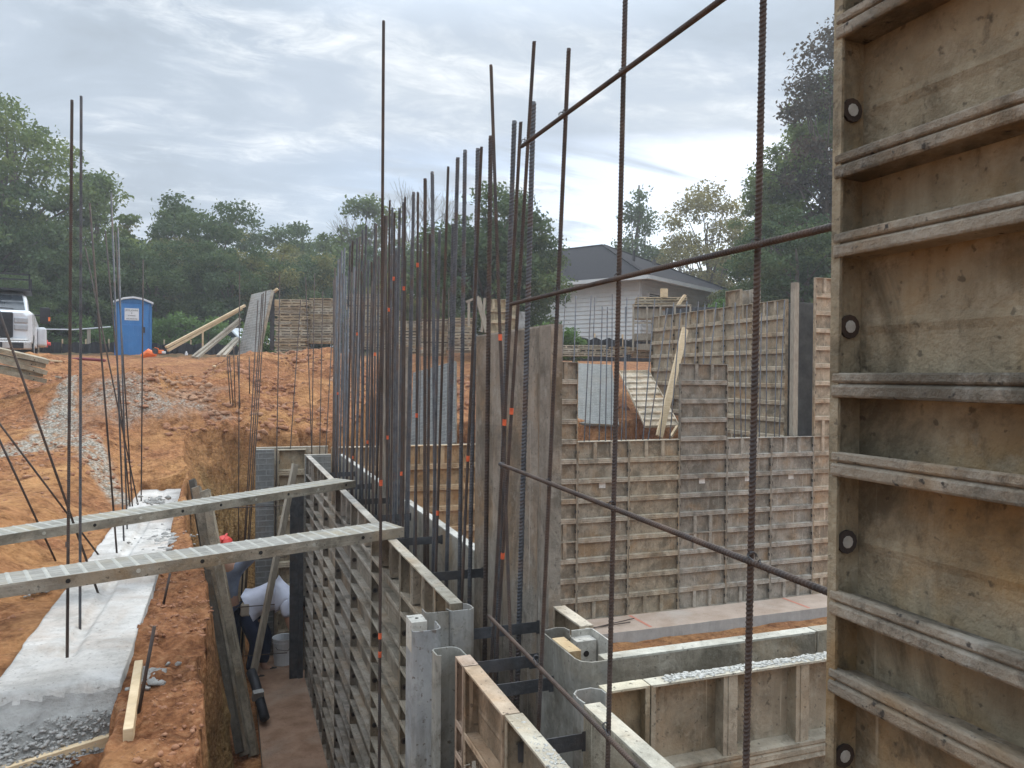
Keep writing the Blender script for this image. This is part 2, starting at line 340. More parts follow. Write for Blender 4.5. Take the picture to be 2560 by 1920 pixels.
def gravel_mask(X, Y):
    n = fbm(X, Y, 0, 2.2, 4, 50)
    g = lambda cx, cy, sx, sy: np.exp(-((X-cx)/sx)**2 - ((Y-cy)/sy)**2)
    m = 0
    for (x0, y0, w0), (x1, y1, w1) in PATH:
        dx, dy = x1-x0, y1-y0; t = np.clip(((X-x0)*dx+(Y-y0)*dy)/(dx*dx+dy*dy), 0, 1); d = np.hypot(X-x0-t*dx, Y-y0-t*dy); m = np.maximum(m, np.clip(2.6-2.2*d/(w0+(w1-w0)*t)+n*1.2, 0, 1))
    return np.maximum(m, np.clip(1.7*g(-1.25, 13.0, 1.25, .75) - .75 + n*1.2, 0, 1)*.7)
def _pw(x, y, w):
    D = 3.0
    while D < 40:
        q = at_d(x, y, D); D += .03
        if q.z <= 2.24 + .087*max(0, q.y-5): break
    return (q.x, q.y, w)
_pt = [_pw(180,1000,.10), _pw(165,1060,.14), _pw(120,1112,.30), _pw(20,1136,.20), _pw(-60,1142,.20), _pw(215,1110,.20), _pw(262,1150,.15), _pw(308,1196,.08)]
PATH = [(_pt[0],_pt[1]), (_pt[1],_pt[2]), (_pt[2],_pt[3]), (_pt[3],_pt[4]), (_pt[2],_pt[5]), (_pt[5],_pt[6]), (_pt[6],_pt[7])]
def terrain():
    xs = np.concatenate([np.array([-150,-120,-90,-70,-50]), np.arange(-40,-14,1.5), np.arange(-14,-5,.35), np.arange(-5,-1.6,.06), np.arange(-1.6,-.95,.04), np.arange(-.95,.28,.013),
                         np.arange(.28,1.1,.05), np.arange(1.1,6.5,.075), np.arange(6.5,14,.2), np.arange(14,45,1.2), np.array([50,70,90,120,150])])
    ys = np.concatenate([np.array([-60,-20,-6,-1,0,.6]), np.arange(1,11.9,.05), np.arange(11.9,14.4,.028), np.arange(14.4,19,.07), np.arange(19,30,.25), np.arange(30,60,1.5), np.array([65,80,100,125,150])])
    X, Y = np.meshgrid(xs, ys); Z, inside, base = ground_arrays(X, Y)
    wall = inside*(1-inside)*4
    # ragged cut faces: push the steep faces sideways by height-dependent noise
    fx = fbm(X*0, Y, Z, 2.2, 4, 31, .6); fy = fbm(X, X*0, Z, 2.2, 4, 37, .6)
    Xd = X + np.where(Y < 12, wall*.13*fx, wall*.08*fx) ; Yd = Y + np.where(Y > 11.8, wall*.22*fy, 0)
    nx, ny = len(xs), len(ys); idx = np.arange(nx*ny).reshape(ny, nx)
    F = np.stack([idx[:-1,:-1], idx[:-1,1:], idx[1:,1:], idx[1:,:-1]], -1).reshape(-1, 4)
    V = np.stack([Xd, Yd, Z], -1).reshape(-1, 3)
    gq = lambda cx, cy, sx, sy: np.exp(-((X-cx)/sx)**2 - ((Y-cy)/sy)**2)
    n = fbm(X, Y, 0, 2.2, 4, 50)
    gravel = gravel_mask(X, Y)
    clay = np.clip(.5 + n*.9 + .5*gq(-.2, 5, .5, 4) + .3*sst(11, 13, Y), 0, 1)
    yellow = np.clip(wall*1.6*(.4+n) + inside*(Z > .25)*.9, 0, 1)*(Y < 13.4)
    grass = np.clip(sst(28, 31, Y + 2.5*n + sst(4, 9, X)*-3) , 0, 1)
    me = npmesh('ground', V, F, groundm, {'gravel': gravel.ravel(), 'clay': clay.ravel(), 'yellow': yellow.ravel(), 'grass': grass.ravel()}, True)
    struct(link('ground', me))
def ground_material():
    m = bpy.data.materials.new('earth'); nt = nodes(m); L = nt.links; N = nt.nodes.new
    out = N('ShaderNodeOutputMaterial'); p = N('ShaderNodeBsdfPrincipled'); L.new(p.outputs[0], out.inputs[0]); p.inputs['Specular IOR Level'].default_value = .15
    p.inputs['Roughness'].default_value = .95
    g = N('ShaderNodeNewGeometry')
    def noise(s, det=6, ro=.6):
        n = N('ShaderNodeTexNoise'); n.inputs['Scale'].default_value = s; n.inputs['Detail'].default_value = det; n.inputs['Roughness'].default_value = ro; L.new(g.outputs['Position'], n.inputs['Vector']); return n.outputs[0]
    def ramp(v, *st):
        r = N('ShaderNodeValToRGB'); e = r.color_ramp.elements
        while len(e) < len(st): e.new(.5)
        for i, (q, c) in enumerate(st): e[i].position = q; e[i].color = (*c, 1)
        L.new(v, r.inputs[0]); return r.outputs[0]
    def mix(f, a, b):
        x = N('ShaderNodeMix'); x.data_type = 'RGBA'; L.new(f, x.inputs[0]); L.new(a, x.inputs[6]); L.new(b, x.inputs[7]); return x.outputs[2]
    def attr(n): a = N('ShaderNodeAttribute'); a.attribute_name = n; return a.outputs['Fac']
    n1 = noise(2.5, 8, .65); n2 = noise(22, 6, .65); v = N('ShaderNodeTexVoronoi'); v.inputs['Scale'].default_value = 30; L.new(g.outputs['Position'], v.inputs['Vector'])
    sand = ramp(n1, (.3, (.36,.165,.060)), (.7, (.54,.290,.120)))
    clay = ramp(n2, (.28, (.15,.062,.030)), (.5, (.31,.130,.055)), (.72, (.45,.235,.115)))
    yel = ramp(n2, (.3, (.17,.095,.035)), (.55, (.33,.20,.08)), (.72, (.46,.30,.13)))
    grv = ramp(v.outputs['Distance'], (.1, (.52,.48,.41)), (.45, (.38,.34,.28)), (.7, (.20,.17,.13)))
    gr = ramp(n1, (.35, (.035,.045,.018)), (.65, (.11,.085,.045)))
    c = mix(attr('clay'), sand, clay)
    mo = N('ShaderNodeMix'); mo.data_type = 'RGBA'; mo.blend_type = 'MULTIPLY'; mo.inputs[0].default_value = 1; L.new(c, mo.inputs[6])
    L.new(ramp(noise(6.5, 11, .72), (.36, (.45,.40,.37)), (.50, (.92,.92,.92)), (.66, (1.22,1.25,1.30))), mo.inputs[7]); c = mo.outputs[2]; c = mix(attr('yellow'), c, yel)
    gm = N('ShaderNodeMath'); gm.operation = 'MULTIPLY'; L.new(attr('gravel'), gm.inputs[0]); L.new(ramp(noise(9, 5), (.38, (.25,)*3), (.55, (1,1,1))), gm.inputs[1])
    c = mix(gm.outputs[0], c, grv); c = mix(attr('grass'), c, gr)
    L.new(c, p.inputs['Base Color'])
    b = N('ShaderNodeBump'); b.inputs['Strength'].default_value = .9; b.inputs['Distance'].default_value = .05
    ad = N('ShaderNodeMath'); ad.operation = 'ADD'; L.new(noise(14, 9, .7), ad.inputs[0])
    mu = N('ShaderNodeMath'); mu.operation = 'MULTIPLY'; mu.inputs[1].default_value = .35; L.new(v.outputs['Distance'], mu.inputs[0]); L.new(mu.outputs[0], ad.inputs[1])
    L.new(ad.outputs[0], b.inputs['Height']); L.new(b.outputs[0], p.inputs['Normal'])
    return m
groundm = ground_material()
terrain()
# ground clods and stones are uncountable: one object
def lumps(name, pts, sizes, material, jitter=.5, flat=.7):
    ico = bmesh.new(); bmesh.ops.create_icosphere(ico, subdivisions=1, radius=1)
    bv = np.array([v.co[:] for v in ico.verts]); bf = np.array([[v.index for v in f.verts] for f in ico.faces]); ico.free()
    n = len(pts); V = np.repeat(bv[None], n, 0)*(1+jitter*rng.uniform(-1, 1, (n, len(bv), 1)))*np.array([1, 1, flat])
    V = V*rng.uniform(.6, 1.25, (n, 1, 3))*np.asarray(sizes)[:, None, None] + np.asarray(pts)[:, None, :]
    F = (bf[None] + (np.arange(n)*len(bv))[:, None, None]).reshape(-1, 3)
    return link(name, npmesh(name, V.reshape(-1, 3), F, material))
clodm = mat('earth_clods', (.23,.10,.055), (.42,.21,.115), 3, .95, .5, 30, stain=(.38,.30,.2), stain_amt=.4, world=True)
stonem = mat('gravel_stones', (.24,.21,.17), (.48,.43,.36), 9, .9, .3, 40, world=True)
def scatter(nm, m, specs):
    P = []; Sz = []
    for (x0, x1, y0, y1, n, s0, s1) in specs:
        X = rng.uniform(x0, x1, n); Y = rng.uniform(y0, y1, n); Z, ins, _ = ground_arrays(X, Y); k = (ins < .03) | (ins > .98)
        k &= (gravel_mask(X, Y) > .55) if nm == 'gravel_stones' else (fbm(X, Y, 0, 1.4, 3, 99) > -.05)
        P.append(np.stack([X, Y, Z], 1)[k]); Sz.append((s0 + (s1-s0)*rng.random(n)**3)[k])
    o = lumps(nm, np.concatenate(P), np.concatenate(Sz), m); o['kind'] = 'stuff'; o['label'] = nm.replace('_', ' ') + ' scattered over the excavated ground'; return o
scatter('earth_clods', clodm, [(-.45, .0, 2.2, 9, 2200, .003, .020), (-5, -1.1, 3.5, 14, 1800, .004, .022), (-1.2, 3.6, 12.0, 19, 6000, .008, .075), (-3.5, -1, 9, 18, 2500, .006, .05), (.0, .95, 3, 12, 400, .005, .016), (3.6, 9, 15, 21, 2200, .02, .12), (1.6, 6, 2.5, 10, 900, .008, .03)])
scatter('gravel_stones', stonem, [(-3.4, -.8, 6.6, 16, 14000, .003, .011), (-2.6, .2, 11.8, 14.6, 4500, .004, .018)])
# ------------------------------------------------------------------ wall-form panels
H9 = 2.743
RIBC = {}
def hat(w, z0, z1, t, kind, L3=False):     # horizontal stiffener rib running across the panel at back side (-y)
    mb = MB(); d = t-.006
    if kind == 'band':
        h = z1-z0; pr = [(0, z0), (-d*.9, z0+.004), (-d, z0+.010), (-d+.004, z0+h*.33), (-d, z0+h*.40), (-d, z0+h*.62), (-d+.004, z0+h*.70), (-d, z0+h*.78), (-d, z1-.006), (-d*.75, z1), (0, z1+.006)]
    else:
        h = z1-z0; pr = [(0, z0+.004), (-d+.004, z0+.004), (-d, z0+.001), (-d-.003, z0+.005), (-d-.003, z0+.012), (-d+.002, z0+.0145), (-d-.003, z0+.017), (-d-.003, z0+.024), (-d, z0+.027), (-d+.006, z0+.022), (0, z0+.016)]
    if L3:
        pr = [(0, z0-.006), (-d+.010, z0-.004), (-d-.001, z0-.007)]
        pr += [(-d-.004, z0-.006), (-d-.0055, z0-.003), (-d-.0055, z0+.008), (-d-.003, z0+.0105), (-d+.001, z0+.0125), (-d-.003, z0+.0145), (-d-.0045, z0+.017), (-d-.004, z0+.025), (-d-.001, z0+.0275), (-d+.010, z0+.0265), (-d+.014, z0+.021), (0, z0+.017)]
    vs = [(x, y-.004, z) for x in (.007, w-.007) for y, z in pr]; n = len(pr)
    mb.add(vs, [(i, n+i, n+(i+1)%n, (i+1)%n) for i in range(n)] + [tuple(range(n)), tuple(range(2*n-1, n-1, -1))]); return mb
PANELS = 0
def panel(name, loc, rz, w, h, t=.055, style='pair', label='', group=None, tint=(1,1,1), ribs=None, brick=False, detail=2, bevel=0, phase=0, short=True, rot=None, topm=None, cat='form panel', ends=(), bolts=False):
    """local: x across 0..w, z up 0..h, concrete face at y=0 (facing +y), frame and ribs towards -y"""
    root = empty(name, loc, rz, label, cat, group)
    if rot is not None: root.rotation_mode = 'QUATERNION'; root.rotation_quaternion = rot
    tw = .006; lip = .016
    f = MB()
    for x0, x1, lx in ((0, tw, lip), (w-tw, w, w-lip)):
        f.box((x0, -t, 0), (x1, 0, h))
        f.box((x1 if x0 == 0 else lx, -t, tw), (lx if x0 == 0 else x0, -t+.005, h-tw))
    f.box((tw, -t, 0), (w-tw, -.0001, tw)); 
    if detail > 1:
        nh = max(2, int(w/.075)); 
        for k in range(nh):     # tie holes and rust spots along the end rails
            if (k % 3) == 2: continue
            x = w*(k+.7)/(nh+.4); f.cyl((x, -t*.5, h), (x, -t*.5, h+.0006), .008, 10, mi=1)
        for k in range(int(h/.305)):
            z = .153+.305*k + phase
            if z > h-.05: break
            for x, s in ((tw, 1), (w-tw, -1)):
                f.cyl((x, -t*.5, z), (x+s*.004, -t*.5, z), .017, 12, mi=2); f.cyl((x+s*.004, -t*.5, z), (x+s*.005, -t*.5, z), .009, 10, mi=1)
    if style == 'band' and detail > 1 and ribs is None and w > .2:
        nb = max(1, round(h/.305))
        for k in range(nb):
            z = h*(k+.5)/nb
            for x in (.016, w-.022): f.box((x, -t-.003, z-.028), (x+.006, -t+.02, z+.020), 1); f.box((x-.008, -t-.006, z-.006), (x+.012, -t, z+.002), 2)
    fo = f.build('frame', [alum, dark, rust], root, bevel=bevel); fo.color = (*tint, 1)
    e = MB(); e.box((tw, -t, h-tw), (w-tw, -.0001, h)); e.box((0, -t-.0004, h+.0003), (w, .0003, h+.0022)) 
    eo = e.build('top_rail', topm or alum_top, root, bevel=bevel); eo.color = (*tint, 1)
    s = MB()
    s.box((tw, -.004, tw), (w-tw, 0, h-tw))
    if brick:
        z = .075
        while z < h-.02: s.box((.004, 0, z-.006), (w-.004, .004, z+.006), 1); z += .075
        r = 0; z = 0
        while z < h and w > .2:
            x = .1 + (.1 if r % 2 else 0)
            while x < w-.01: s.box((x-.005, 0, z+.006), (x+.005, .0035, min(z+.069, h)), 1); x += .2
            r += 1; z += .075
    elif style == 'pair' and detail > 1:
        z = .153 + phase
        while z < h-.03: s.add([(.02,-.0038,z-.012), (w-.02,-.0038,z-.012), (w-.02,-.0075,z), (.02,-.0075,z), (w-.02,-.0038,z+.012), (.02,-.0038,z+.012)], [(0,1,2,3), (3,2,4,5)]); z += .305
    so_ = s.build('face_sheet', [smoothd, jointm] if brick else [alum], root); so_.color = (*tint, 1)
    if detail == 0: return root
    zs = []
    if ribs is not None: zs = ribs
    else:
        k = 0
        if style == 'pair':
            while True:
                za = .305*k + phase + .255-.0
                if za > h-.12: break
                if za > .1: zs.append(za)
                if .305*k+phase+.365 < h-.1: zs.append(.305*k+phase+.365)
                k += 1
        else:
            n = max(1, round(h/.305)); zs = [h*k/n for k in range(1, n)]
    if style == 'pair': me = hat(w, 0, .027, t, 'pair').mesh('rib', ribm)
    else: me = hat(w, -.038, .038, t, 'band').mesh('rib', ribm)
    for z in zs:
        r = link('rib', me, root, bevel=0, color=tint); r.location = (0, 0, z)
    if short and w > .4:
        lo = zs[0]-.03 if zs else .25; hi = (zs[-1]+.03) if zs else h-.25
        def stiff(z0, z1, x):
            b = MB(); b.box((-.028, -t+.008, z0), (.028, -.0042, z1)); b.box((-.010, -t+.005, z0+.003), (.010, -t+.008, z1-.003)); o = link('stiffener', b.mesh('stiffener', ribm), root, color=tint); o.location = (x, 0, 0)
        for x in (w*.34, w*.67): stiff(tw, lo, x); stiff(hi, h-tw, x)
    return root
def q_axes(xa, za):      # rotation whose local x and z follow the given directions
    z = Vector(za).normalized(); x = Vector(xa); x = (x - z*x.dot(z)).normalized(); y = z.cross(x)
    return Matrix((x, y, z)).transposed().to_quaternion()
T = .055
# --- long trench wall, outer forms, ribs facing the trench
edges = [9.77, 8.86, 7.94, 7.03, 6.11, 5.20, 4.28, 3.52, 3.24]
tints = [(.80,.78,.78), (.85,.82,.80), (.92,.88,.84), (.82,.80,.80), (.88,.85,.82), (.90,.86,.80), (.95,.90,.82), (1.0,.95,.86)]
G1 = 'form panels along the outer side of the trench wall'
nm = ['dusty ribbed form panel at the far end of the trench wall beside the dark post', 'ribbed form panel second from the far end of the trench wall', 'ribbed form panel carrying the end of the farther cross plank',
      'ribbed form panel just nearer than the farther cross plank', 'ribbed form panel of the trench wall midway between the two cross planks', 'ribbed form panel just under the end of the nearer cross plank',
      'brownish ribbed form panel in front of the nearer cross plank on the trench wall', 'narrow filler form panel at the near end of the long trench wall']
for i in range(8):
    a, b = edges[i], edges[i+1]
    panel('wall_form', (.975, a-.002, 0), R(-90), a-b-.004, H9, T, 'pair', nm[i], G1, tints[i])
# --- inner forms of the long wall, smooth concrete side facing the bars
G2 = 'form panels along the inner side of the long wall'
inner = [(3.105, 3.24, 1, 'narrow upright form strip at the near edge of the tall smooth panels'), (3.24, 3.71, 1, 'tall smooth grey form panel right of the bundle of bars'), (3.71, 4.19, 1, 'tall smooth grey form panel left one of the pair behind the thick bars'),
         (4.19, 5.15, 0, 'low smooth form panel with white top edge next to the tall panels'), (5.15, 6.1, 0, 'low smooth form panel with white top edge, farther one by the orange panels'), (6.1, 7.0, 1, 'tall smooth form panel farther back behind the dense bars'),
         (7.0, 7.95, 0, 'low smooth form panel glimpsed between the dense bars'), (7.95, 8.9, 0, 'low smooth form panel glimpsed deeper between the dense bars'), (8.9, 9.85, 0, 'low smooth form panel at the far end behind the dense bars')]
for a, b, tall, l in inner:
    h = H9+1.225 if tall else H9
    panel('wall_form', (1.33, a+.002, 0), R(90), b-a-.004, h, T, 'pair', l, G2, (.92,.90,.90) if tall else (1,1.02,1.04), detail=1, brick=False, short=False)
panel('wall_form', (1.385, 3.06, 0), R(-90), .28, H9, T, 'pair', 'low form panel running toward the camera from the tall smooth panels', G2, (1.1,1.0,.88), detail=2, bevel=.0015)
# --- stub, corner posts and small pieces around the near end
def corner(line, label, z1=H9, tint=(1,1,1), th=.006, extra=None, flip=1):
    mb = MB(); c = Vector((sum(p[0] for p in line)/len(line), sum(p[1] for p in line)/len(line)))
    mb.sheet([(p[0]-c.x, p[1]-c.y) for p in line], th*flip, 0, z1)
    if extra: extra(mb, c)
    o = mb.build('corner_post', [smooth, alum_top, dark], bevel=.0015); o.location = (c.x, c.y, 0); o.color = (*tint, 1)
    tag(o, label, 'corner post', 'bent metal corner pieces between forms'); return o
corner([(.975,3.235), (.99,3.225), (.998,3.20), (.998,3.165), (.985,3.152), (.905,3.150), (.895,3.165), (.893,3.19)], 'curved metal corner post capping the near end of the trench wall', tint=(.92,.89,.84))
corner([(.787,3.22), (.787,3.165), (.80,3.152), (.888,3.150), (.893,3.165), (.893,3.195)], 'flat faced metal post left of the curved trench wall corner', tint=(.88,.85,.79))
def cap2(mb, c): mb.box((-.045, .09, 2.62), (.02, .19, 2.743), 1); mb.cyl((-.012, .14, 2.743), (-.012, .14, 2.7445), .008, 10, mi=2); mb.box((-.045,.09,0), (-.04,.19,2.62)); mb.box((.015,.09,0), (.02,.19,2.62))
corner([(.683,2.955), (.683,2.937), (.70,2.932), (.775,2.932), (.797,2.945), (.803,2.97), (.803,3.04)], 'pale pitted metal post with a boxed top below the curved corner', tint=(1.08,1.07,1.06), extra=cap2)
corner([(.722,2.655), (.706,2.665), (.704,2.72), (.715,2.735), (.775,2.737), (.797,2.725), (.808,2.70), (.812,2.62)], 'dark hollow channel post open toward the rusty form', tint=(.84,.82,.74), flip=-1)
corner([(1.165,2.79), (1.165,2.535), (1.165,2.475), (1.175,2.445), (1.20,2.428), (1.262,2.425)], 'curved inside corner sheet joining the long wall to the cross wall', tint=(.88,.87,.80), flip=-1)
corner([(1.165,2.80), (1.19,2.79), (1.235,2.805), (1.262,2.795), (1.268,2.76)], 'wavy edged sheet corner behind the ochre stained cap', tint=(.85,.82,.76))
corner([(1.035,2.125), (1.030,2.165), (1.034,2.20), (1.05,2.218), (1.10,2.222), (1.125,2.20), (1.125,2.17)], 'bent sheet corner between the two nearest wall forms', tint=(.88,.86,.80), flip=1)
panel('wall_form', (1.165, 2.535, 0), R(90), .155, H9, .05, 'pair', 'narrow form filler with ochre stained cap beside the inside corner', 'narrow form fillers', (1.05,.88,.62), detail=1, short=False, bevel=.002)
# bracket end of another form
def bracket():
    b = MB(); b.sheet([(1.372,2.62), (1.372,2.755), (1.36,2.77), (1.345,2.775)], .006, 1.9, 2.74); b.box((1.275,2.70,2.60), (1.36,2.78,2.715)); b.cyl((1.315,2.70,2.665), (1.315,2.697,2.665), .012, 12, mi=1); b.box((1.28,2.76,1.9), (1.366,2.766,2.74))
    tag(b.build('form_bracket', [alum_top, dark], bevel=.004), 'pale cast bracket with round hole at the end of the low form', 'bracket')
bracket()
# --- nearest outer form row, rusty, ribs facing left
G3 = 'nearest form panels'
panel('wall_form', (.820, 2.627, 0), R(-90), .100, H9, T, 'pair', 'narrow rusty capped filler behind the rusty form', G3, (1.05,.85,.74), detail=1, short=False, bevel=.002)
f0a = panel('wall_form', (.820, 2.520, 0), R(-90), .395, H9, T, 'pair', 'rusty brown form panel in the centre foreground with pinkish top edge', G3, (1.05,.86,.70), bevel=.002)
f0b = panel('wall_form', (.825, 2.120, 0), R(-90), .914, H9, T, 'pair', 'grey white crusted form panel nearest the camera at the bottom centre', G3, (1.0,.95,.85), bevel=.002)
# wedge pins hanging on the rusty form
wb = MB(); wb.bar((.752,2.36,2.50), (.742,2.30,2.36), .012, .005); wb.bar((.752,2.42,2.46), (.744,2.47,2.40), .014, .004); wb.build('wedge_pin', oldwood, None)
tag(bpy.data.objects['wedge_pin'], 'bent pale wedge pin hanging on the rusty form panel', 'pin')
# --- cross wall: far side smooth form, near side ribbed form
panel('wall_form', (2.185, 2.425, 0), R(180), .93, H9, T, 'pair', 'long smooth form with two holes in its pale top across the lower right', G3, (.97,.98,.94), detail=2, bevel=.002)
panel('wall_form', (3.10, 2.425, 0), R(180), .91, H9, T, 'pair', 'smooth form continuing the cross wall behind the big right panel', G3, (.97,.98,.94), detail=1)
panel('wall_form', (1.13, 2.228, 0), 0, .158, H9, T, 'band', 'short cream capped form filler left of the big ribbed cross form', G3, (1.15,1.08,.9), detail=2, short=False, bevel=.002)
fz = [2.43-.305*k for k in range(7, -1, -1)]
f2 = panel('wall_form', (1.292, 2.228, 0), 0, .914, H9, .058, 'band', 'big ribbed form with plaster crusted white top in the lower right', G3, (.98,.95,.86), ribs=fz, bevel=.002)
panel('wall_form', (2.21, 2.228, 0), 0, .914, H9, .058, 'band', 'ribbed form continuing right of the plaster crusted form', G3, (.98,.95,.86), ribs=fz)
# --- inner near form: smooth side facing the cavity
panel('wall_form', (1.022, 1.20, 0), R(90), .912, H9, T, 'pair', 'pale smooth sided form running to the bottom edge right of the tie straps', G3, (1.12,1.1,1.02), detail=2, bevel=.002)
# --- big panel on the right
big = panel('wall_form', (.853, .868, 2.752), R(-90), .914, H9, .053, 'pair', 'huge ochre stained ribbed form panel filling the right edge', None, (.98,.92,.80), bevel=.0015, phase=-.006+.0, cat='form panel', short=False)
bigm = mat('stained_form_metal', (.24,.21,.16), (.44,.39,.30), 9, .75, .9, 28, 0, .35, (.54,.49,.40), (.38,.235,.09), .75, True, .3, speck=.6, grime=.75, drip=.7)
for ch in list(big.children):
    for sl_ in ch.material_slots:
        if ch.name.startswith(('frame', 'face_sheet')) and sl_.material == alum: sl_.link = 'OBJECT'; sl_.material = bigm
        if ch.name.startswith('frame') and sl_.material == dark: sl_.link = 'OBJECT'; sl_.material = slag  # pale hole centres paint in the light seen through the tie holes
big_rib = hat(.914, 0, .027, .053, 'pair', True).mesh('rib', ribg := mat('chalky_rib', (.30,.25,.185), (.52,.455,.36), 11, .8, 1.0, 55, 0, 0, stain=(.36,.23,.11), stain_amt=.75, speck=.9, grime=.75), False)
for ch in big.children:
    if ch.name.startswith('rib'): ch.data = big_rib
# --- far wall
G4 = 'form panels of the far basement wall'
fx = [(1.39, 2.30), (2.30, 3.21), (3.21, 4.43), (4.43, 5.04), (5.04, 5.93), (5.93, 6.85), (6.85, 7.76), (7.76, 8.65), (8.65, 9.54), (9.54, 10.15)]
ft = [(1.1,.86,.62), (1.12,.88,.62), (1.15,.88,.60), (1.0,.93,.84), (.92,.88,.80), (1.0,.93,.80), (.98,.97,.95), (.96,.96,.95), (.98,.98,.98), (1.25,1.12,.98)]
fl = ['orange brown form panel of the far wall just right of the dense bars', 'orange brown form panel of the far wall between the bars', 'wide orange brown form panel partly behind the tall smooth panels', 'narrow grey column of forms right of the tall smooth panels',
      'grey brown form panel with a white sticker, left end of the far wall', 'yellowish form panel with no sticker in the far wall', 'short lower form under the raised panel of the far wall', 'grey form panel crossed by the thick near upright bar', 'grey form panel with sticker at the right end of the far wall', 'cream narrow form panel low at the far right corner']
for i, ((a, b), t_, l) in enumerate(zip(fx, ft, fl)):
    if i in (3, 6):
        panel('wall_form', (a+.002, 10.76, 0), 0, b-a-.004, 1.218, T, 'band', l, G4, t_, detail=2)
        panel('wall_form', (a+.002, 10.76, 1.222), 0, b-a-.004, H9, T, 'band', ['raised narrow form panel standing above the far wall right of the tall smooth panels', 'raised dark form panel standing above the middle of the far wall'][i == 6], G4, tuple(c*(.82 if i == 6 else .9) for c in t_), detail=2)
    else:
        p_ = panel('wall_form', (a+.002, 10.76, 0), 0, b-a-.004, H9, T, 'band', l, G4, t_, detail=2)
    if i in (4, 6, 7, 8):
        st = MB(); st.box((-.055, -.004, -.045), (.055, 0, .045)); o = st.build('sticker', paper); o.parent = [r for r in COL.objects if r.get('label') == l][0] if i != 6 else [r for r in COL.objects if r.get('label', '').startswith('raised dark')][0]
        o.location = ((b-a)*.5, -.0052, 2.06 if i != 6 else .835)
panel('wall_form', (9.542, 10.76, H9+.003), 0, .61, H9, T, 'band', 'tall cream ribbed form strip beside the edge of the big right panel', G4, (1.3,1.16,1.0))
# second face of the far wall
for k, (a, b) in enumerate([(1.39, 3.2), (3.2, 5.0), (5.0, 6.8), (6.8, 8.6), (8.6, 9.5)]):
    panel('wall_form', (b-.002, 11.03, 0), R(180), b-a-.004, H9-.02, T, 'band', 'rear form of the far wall, only its top edge showing, %s from the left' % ORD[k], 'rear forms of the far wall', (1.2,1.1,.95), detail=1, short=False)
# left end of the far wall: boxed forms
G5 = 'form panels boxing the far left wall end'
panel('wall_form', (.60, 10.70, 0), R(180), .235, H9, T, 'pair', 'brick patterned form strip at the far end of the trench', G5, (.80,.84,.88), brick=True, detail=1, short=False)
panel('wall_form', (.64, 10.66, 0), 0, .36, H9, .07, 'band', 'narrow form with large square bays at the far end of the trench', G5, (1.0,.94,.80), short=False)
panel('wall_form', (1.26, 10.05, 0), R(180), .33, H9-.02, T, 'pair', 'brick patterned form strip behind the trench wall end', G5, (.85,.87,.88), brick=True, detail=1, short=False)
panel('wall_form', (1.32, 10.9, 0), R(180), .95, H9+.01, T, 'pair', 'rear form with thin white top edge at the far end of the trench', G5, (1.1,1.08,1.02), detail=1, short=False)
# --- upper level wall on the right, ribs facing left
G6 = 'upper level form panels on the right'
ul = ['far left panel of the upper form wall', 'upper wall panel behind the diagonal plank', 'upper wall panel above the raised dark form', 'upper wall panel behind the thick near bar', 'upper wall panel nearest, left of the upright post']
for k in range(5):
    a = 15.62-.916*k
    panel('wall_form', (9.25, a, 2.39), R(-90), .912, H9, T, 'band', 'cream stained ribbed form, ' + ul[k], G6, (1.1,1.02,.88))
panel('wall_form', (9.25, 12.80, 5.14), R(-90), .46, .30, T, 'band', 'small box form perched on the upper wall left of the short sheet', G6, (1.1,1.0,.86), short=False, ribs=[])
panel('wall_form', (9.6, 12.3, 5.05), R(90), .6, .42, .04, 'band', 'short grey sheet form standing behind the upper wall', G6, (1,1,1), detail=1, short=False, ribs=[])
b = MB(); b.box((9.17, 10.80, 2.75), (9.27, 10.90, 5.40)); b.box((9.27, 10.82, 2.75), (9.285, 10.88, 5.38)); tag(b.build('form_post', [oldwood], bevel=.004), 'pale upright post at the near end of the upper form wall', 'post')
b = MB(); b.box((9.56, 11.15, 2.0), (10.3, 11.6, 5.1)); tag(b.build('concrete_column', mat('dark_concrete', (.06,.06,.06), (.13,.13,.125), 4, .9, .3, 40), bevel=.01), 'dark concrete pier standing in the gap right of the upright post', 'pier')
b = MB(); b.bar(at_d(1713,822,14.2), at_d(1648,1092,13.0), .13, .04, up=(0,1,0)); tag(b.build('wooden_plank', lumber, bevel=.003), 'pale wooden plank leaning diagonally against the upper form wall', 'plank')
b = MB(); b.bar(at_d(1693,1066,12.8), at_d(1677,1092,12.6), .04, .04); tag(b.build('wooden_stake', lumber), 'short pale batten poking up left of the raised dark form', 'batten')
# leaning spare panels on the slope behind the far wall
def quad_panel(name, p0, px, pz, label, brick, tint, **k):
    p0, px, pz = Vector(p0), Vector(px), Vector(pz); w = (px-p0).length; h = (pz-p0).length
    return panel(name, p0, 0, w, h, .05, 'band', label, 'spare forms lying on the slope', tint, brick=brick, rot=q_axes(px-p0, pz-p0), detail=1, short=False, **k)
quad_panel('wall_form', at_d(1548,1062,15.6), at_d(1458,1032,16.0), at_d(1530,912,18.0), 'grey brick patterned sheet lying tilted on the slope beyond the far wall', True, (.80,.82,.82))
quad_panel('wall_form', at_d(1612,1070,14.6), at_d(1700,1070,14.6), at_d(1547,932,17.0), 'cream ribbed form lying tilted against the upper wall', False, (1.6,1.5,1.35))
quad_panel('wall_form', at_d(1139,1106,13.4), at_d(1030,1106,13.8), at_d(1139,902,14.3), 'large grey brick patterned form standing behind the dense bars', True, (.66,.68,.70))
